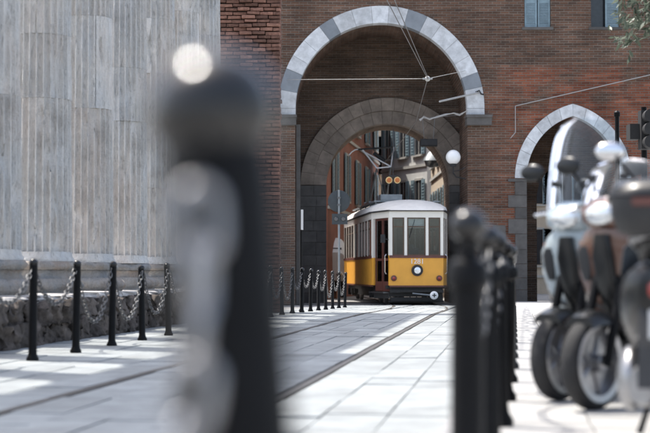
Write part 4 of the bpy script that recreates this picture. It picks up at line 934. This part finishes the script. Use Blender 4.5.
# ------------------------------------------------------------------ scooters
def wheel(par, c, name, r=.24, w=.05, rim='alu'):
    e = thing(name, None, None, c); e.parent = par
    mb = MB(); prof = []
    for q in range(13): a = math.pi * q / 12; prof.append((r - .036 + .036 * math.sin(a) ** .8, -w * math.cos(a)))
    prof += [(r - .045, w * .9), (r - .045, -w * .9)]; mb.lathe(prof, 36, axis='x'); mb.build('tyre', M['tyre'], e, 60)
    mb = MB(); mb.lathe([(r - .075, -.046), (r - .04, -.052), (r - .035, -.04), (r - .05, 0), (r - .035, .04), (r - .04, .052), (r - .075, .046), (r - .08, 0)], 36, axis='x'); mb.build('rim', M[rim], e, 60)
    mb = MB()
    for q in range(5):
        a = 2 * math.pi * q / 5; mb.cyl((0, math.cos(a) * .03, math.sin(a) * .03), (0, math.cos(a) * (r - .07), math.sin(a) * (r - .07)), .02, .013, 8)
    mb.lathe([(.02, -.07), (.045, -.06), (.045, .06), (.02, .07)], 18, axis='x'); mb.build('spokes', M[rim], e, 60)
    mb = MB(); mb.lathe([(.045, -.062), (.10, -.062), (.10, -.057), (.045, -.057)], 28, axis='x'); mb.build('brake_disc', M['steel'], e, 40)
def scooter(loc, rz, label, paint, shield_paint=None, screen=None, box=False, group='scooters parked on the sidewalk', rim='alu', steer=0.0):
    """local frame: the scooter faces -y, ground at z = 0"""
    s = thing('scooter', label, 'scooter', loc, rz, group); sp2 = shield_paint or paint
    wheel(s, (0, -.66, .24), 'front_wheel', rim=rim); wheel(s, (0, .66, .24), 'rear_wheel', rim='alu', w=.062)
    mb = MB()
    for x in (-.085, .085): mb.cyl((x, -.66, .23), (x * .9, -.50, .68), .022, .026, 10)
    mb.build('fork', M['black'], s, 50)
    mb = MB(); secs = []
    for q in range(9):
        a = R(62 + q * 11); rr = .262; secs.append([(x, -.66 - rr * math.cos(a) * 1.0 - 0.0, .228 + (rr + dz) * math.sin(a)) for x, dz in ((-.085, -.05), (-.075, .0), (-.04, .022), (.04, .022), (.075, 0), (.085, -.05), (.06, -.03), (-.06, -.03))])
    mb.loft(secs); mb.build('front_fender', M['sc_black'], s, 50)
    # leg shield and apron
    mb = MB(); mb.loft([sect_xy(.24, -.28, .13, .06, bow=.03), sect_xy(.40, -.36, .18, .06, bow=.06), sect_xy(.56, -.42, .20, .05, bow=.08)]); mb.build('lower_apron', M['sc_grey'], s, 60)
    mb = MB(); mb.loft([sect_xy(.44, -.43, .17, .018, 5, bow=.09), sect_xy(.56, -.47, .24, .022, 5, bow=.13), sect_xy(.70, -.515, .285, .022, 5, bow=.16), sect_xy(.82, -.54, .27, .022, 5, bow=.15), sect_xy(.90, -.545, .19, .022, 5, bow=.09), sect_xy(.94, -.54, .12, .018, 5, bow=.04)])
    mb.build('leg_shield', M[sp2], s, 35)
    mb = MB(); mb.loft([sect_xy(.46, -.455, .035, .02, 3), sect_xy(.6, -.515, .055, .03, 3), sect_xy(.78, -.565, .06, .035, 3), sect_xy(.9, -.575, .04, .025, 3)]); mb.build('horn_cover', M['sc_black'], s, 50)
    for x in (-1, 1):
        mb = MB(); mb.loft([sect_xy(.66, -.50, .02, .03, 3), sect_xy(.72, -.505, .045, .03, 3), sect_xy(.80, -.52, .05, .03, 3), sect_xy(.84, -.53, .03, .02, 3)]); o = mb.build('air_vent', M['sc_grey'], s, 50); o.location = (x * .15, .03, 0)
    mb = MB(); mb.loft([sect_xz(-.36, .62, .13, .2, 4), sect_xz(-.26, .60, .11, .16, 4), sect_xz(-.2, .60, .06, .1, 4)]); mb.build('inner_panel', M['sc_grey'], s, 50)
    mb = MB(); mb.cyl((0, -.44, .86), (0, -.42, 1.0), .05, n=14); mb.build('steering_head', M['sc_grey'], s, 60)
    mb = MB(); mb.tube([(-.25, -.34, .60), (-.18, -.44, .55), (0, -.48, .50), (.18, -.44, .55), (.25, -.34, .60)], .011, 8); mb.build('trim_strip', M['sc_grey'], s, 60)
    mb = MB(); mb.loft([sect_xy(.56, -.49, .03, .02), sect_xy(.62, -.52, .06, .03), sect_xy(.68, -.53, .06, .03), sect_xy(.72, -.53, .04, .02)]); mb.build('front_grille', M['sc_grey'], s, 60)
    # handlebar nacelle, headlight
    mb = MB(); mb.loft([sect_xy(.90, -.46, .07, .07), sect_xy(.97, -.50, .15, .10), sect_xy(1.04, -.49, .16, .11), sect_xy(1.10, -.44, .11, .07)]); mb.build('handlebar_cover', M[paint], s, 60)
    mb = MB(); mb.sphere((0, -.585, 1.005), .075, 16, 10, (1.25, .45, .8)); mb.build('headlight', M['clear_lens'], s, 180)
    mb = MB(); mb.tube([(-.2, -.36, 1.05), (-.1, -.42, 1.03), (.1, -.42, 1.03), (.2, -.36, 1.05)], .014, 8); mb.build('handlebar', M['chrome'], s, 60)
    for x in (-1, 1):
        mb = MB(); mb.cyl((x * .19, -.365, 1.048), (x * .33, -.30, 1.055), .019, n=12); mb.build('grip', M['tyre'], s, 40)
        mb = MB(); mb.tube([(x * .18, -.41, 1.045), (x * .25, -.40, 1.04), (x * .34, -.35, 1.035)], [.008, .009, .011], 8); mb.build('brake_lever', M['chrome'], s, 60)
        mb = MB(); mb.tube([(x * .17, -.40, 1.06), (x * .22, -.41, 1.15), (x * .29, -.40, 1.24)], .008, 8); mb.build('mirror_stem', M['black'], s, 60)
        mb = MB(); mb.sphere((x * .33, -.40, 1.28), .07, 18, 12, (1.15, .32, .72)); mr = mb.build('mirror', M['sc_black'], s, 180)
        mb = MB(); mb.sphere((x * .33, -.385, 1.28), .062, 16, 10, (1.15, .2, .72)); mb.build('mirror_glass', M['chrome'], mr, 180)
        mb = MB(); mb.sphere((x * .19, -.45, .86), .026, 12, 8, (1.3, .6, .7)); mb.build('indicator', M['visor'], s, 180)
    # floor, under-seat body, tail
    mb = MB(); mb.loft([sect_xz(-.34, .30, .15, .05, 4), sect_xz(-.2, .27, .17, .045, 5), sect_xz(.1, .27, .17, .045, 5), sect_xz(.2, .33, .17, .1, 4)]); mb.build('floorboard', M['sc_grey'], s, 50)
    mb = MB(); mb.loft([sect_xz(.08, .42, .12, .12), sect_xz(.15, .50, .17, .19), sect_xz(.4, .53, .21, .23), sect_xz(.7, .58, .21, .18), sect_xz(.92, .63, .17, .13), sect_xz(.99, .65, .11, .08)]); mb.build('rear_body', M[paint], s, 60)
    mb = MB(); mb.loft([sect_xz(.02, .70, .09, .035), sect_xz(.1, .735, .13, .05), sect_xz(.35, .76, .15, .055), sect_xz(.55, .80, .15, .06), sect_xz(.8, .83, .12, .05), sect_xz(.88, .83, .07, .03)]); mb.build('seat', M['seat'], s, 60)
    mb = MB(); mb.tube([(-.14, .6, .80), (-.15, .85, .83), (-.08, 1.0, .85), (.08, 1.0, .85), (.15, .85, .83), (.14, .6, .80)], .014, 8); mb.build('grab_handle', M['alu'], s, 60)
    mb = MB(); mb.loft([sect_xz(.93, .64, .09, .045, 3), sect_xz(1.0, .635, .08, .04, 3), sect_xz(1.02, .63, .05, .02, 3)]); mb.build('tail_light', M['red_lens'], s, 60)
    mb = MB(); mb.loft([[(x, y, z) for x, z in ((-.12, zz), (.12, zz))] + [(x, y + .015, zz) for x in (.12, -.12)] for y, z, zz in ((.93, 0, .60), (1.0, 0, .42), (1.04, 0, .26))]); mb.build('rear_fender', M['sc_grey'], s)
    mb = MB(); mb.loft([[(-.075, 1.045, .56), (.075, 1.045, .56), (.075, 1.05, .56), (-.075, 1.05, .56)], [(-.075, 1.07, .45), (.075, 1.07, .45), (.075, 1.075, .45), (-.075, 1.075, .45)]]); mb.build('number_plate', M['plate'], s)
    # engine, exhaust, shock, stand
    mb = MB(); mb.loft([sect_xz(.15, .27, .07, .08, xc=.1), sect_xz(.35, .26, .09, .11, xc=.11), sect_xz(.6, .25, .07, .10, xc=.12), sect_xz(.78, .25, .05, .07, xc=.12)]); mb.sphere((.17, .62, .27), .135, 16, 10, (.45, 1, 1)); mb.build('engine', M['alu'], s, 50)
    mb = MB(); mb.tube([(-.12, .25, .2), (-.14, .5, .22), (-.16, .6, .28), (-.16, .98, .36)], [.02, .03, .055, .06], 14); mb.build('exhaust', M['steel'], s, 50)
    mb = MB(); mb.cyl((.12, .68, .32), (.11, .55, .6), .03, n=12); mb.build('shock_absorber', M['black'], s, 40)
    mb = MB(); mb.tube([(-.16, .28, .012), (-.1, .2, .2), (.1, .2, .2), (.16, .28, .012)], .014, 8); mb.build('stand', M['black'], s, 50)
    if screen:
        h, w, z0 = screen; nu, nv = 20, 22; mb = MB(); v = []
        for side in (0, .004):
            for j in range(nv + 1):
                q = j / nv; ww = w * (.78 + .22 * math.sin(min(1, q * 1.5) * math.pi / 2)) * (1 if q < .62 else max(0.0, 1 - ((q - .62) / .385) ** 3) ** (1 / 3))
                for i in range(nu + 1):
                    u = i / nu * 2 - 1; v.append((u * ww, -.56 + .17 * q + .06 * u * u * (ww / w) - side, z0 + h * q))
        n1 = (nu + 1) * (nv + 1); f = []
        for j in range(nv):
            for i in range(nu):
                a = j * (nu + 1) + i; f += [(a, a + 1, a + nu + 2, a + nu + 1), (n1 + a, n1 + a + nu + 1, n1 + a + nu + 2, n1 + a + 1)]
        ring = [i for i in range(nu + 1)] + [j * (nu + 1) + nu for j in range(1, nv + 1)] + [nv * (nu + 1) + i for i in range(nu - 1, -1, -1)] + [j * (nu + 1) for j in range(nv - 1, 0, -1)]
        for a, b_ in zip(ring, ring[1:] + ring[:1]): f.append((a, b_, n1 + b_, n1 + a))
        mb.add(v, f); ws = mb.build('windscreen', M['screen'], s, 60, fix=False)
        for x in (-.1, .1):
            mb = MB(); mb.lathe([(0, -.02), (.018, -.018), (.02, .02)], 12, (x, -.52, z0 + .2), 'y'); mb.build('fixing_knob', M['blackmatt'], ws, 40)
            mb = MB(); mb.tube([(x, -.50, z0 + .2), (x * .9, -.45, z0 + .05), (x * .7, -.43, 1.05)], .007, 6); mb.build('windscreen_stay', M['chrome'], s, 60)
    if box:
        mb = MB(); mb.loft([sect_xy(.84, .90, .15, .14, 3.5), sect_xy(.86, .92, .20, .18, 3.2), sect_xy(.93, .93, .225, .205, 3.2), sect_xy(.99, .93, .23, .21, 3.2)]); tb = mb.build('top_box', M['sc_grey'], s, 60)
        mb = MB(); mb.loft([sect_xy(.996, .93, .232, .212, 3.2), sect_xy(1.02, .93, .228, .206, 3), sect_xy(1.055, .93, .19, .17, 2.8), sect_xy(1.065, .93, .1, .09, 2.6)]); mb.build('lid', M['sc_black'], tb, 60)
        mb = MB(); mb.box((-.13, 1.128, .955), (.13, 1.145, .985)); mb.build('reflector', M['maroon'], tb)
    return s
sc_z = SW
scooter((1.71, 8.97, sc_z), R(-40), 'pale blue scooter with tall clear windscreen parked behind the bronze one', 'sc_blue', screen=(.58, .20, 1.0))
scooter((1.83, 8.35, sc_z), R(-44), 'bronze scooter with open front wheel parked beside the pale blue one', 'sc_brown', screen=(.30, .21, 1.0), rim='alu')
scooter((1.58, 6.86, sc_z), R(165), 'black scooter with dark top box parked tail out beside the bronze one', 'sc_black', box=True)
scooter((2.25, 10.3, sc_z), R(-42), 'grey scooter without windscreen parked beyond the pale blue one', 'sc_grey')

# ------------------------------------------------------------------ tree over the sidewalk
def tree(loc, label):
    r = random.Random(5); t = thing('tree', label, 'tree', loc)
    mb = MB(); mb.tube([(0, 0, -.05), (.03, 0, .6), (-.05, .05, 1.6), (0, .1, 2.6), (-.1, .1, 3.8), (-.1, .05, 5.8)], [.2, .15, .13, .12, .09, .04], 12); mb.build('trunk', M['bark'], t, 60)
    tips = []
    for k in range(30):
        a = r.uniform(0, 2 * math.pi) if k > 18 else r.uniform(2.5, 3.9); z0 = r.uniform(4.05, 5.4); ln = r.uniform(1.2, 1.85); up = r.uniform(-.1, .6)
        p = [Vector((-.05, .08, z0))]
        for q in range(1, 6): f = q / 5; p.append(Vector((math.cos(a) * ln * f, math.sin(a) * ln * f, z0 + up * f * 1.2 + .25 * math.sin(f * 3) - .25 * f * f)) + Vector((r.gauss(0, .05), r.gauss(0, .05), r.gauss(0, .04))))
        mb = MB(); mb.tube(p, [.05, .04, .03, .022, .015, .008], 8); mb.build('limb', M['bark'], t, 60); tips += p[2:]
    mb = MB(); v = []; f = []
    for c in tips:
        for q in range(26):                 # sprays of narrow leaves
            b_ = c + Vector((r.gauss(0, .17), r.gauss(0, .17), r.gauss(0, .13))); d0 = Vector((r.gauss(0, 1), r.gauss(0, 1), r.gauss(-.5, .6))).normalized()
            for w in range(5):
                d = (d0 + Vector((r.gauss(0, .55), r.gauss(0, .55), r.gauss(-.2, .4)))).normalized(); sd_ = d.orthogonal().normalized(); sd_.rotate(Matrix.Rotation(r.uniform(0, 6.28), 3, d)); L_ = r.uniform(.08, .16); wd = L_ * .15
                p0 = b_ + d0 * (w * .028); o = len(v); v += [p0, p0 + d * L_ * .5 + sd_ * wd, p0 + d * L_, p0 + d * L_ * .5 - sd_ * wd]; f.append((o, o + 1, o + 2, o + 3))
    mb.add(v, f); mb.build('crown', M['leaf'], t, fix=False)
tb_ = at(738, 300, 21.0); tree((tb_.x + .05, 21.0, SW), 'silvery leaved tree leaning over the scooters, only its twigs showing')
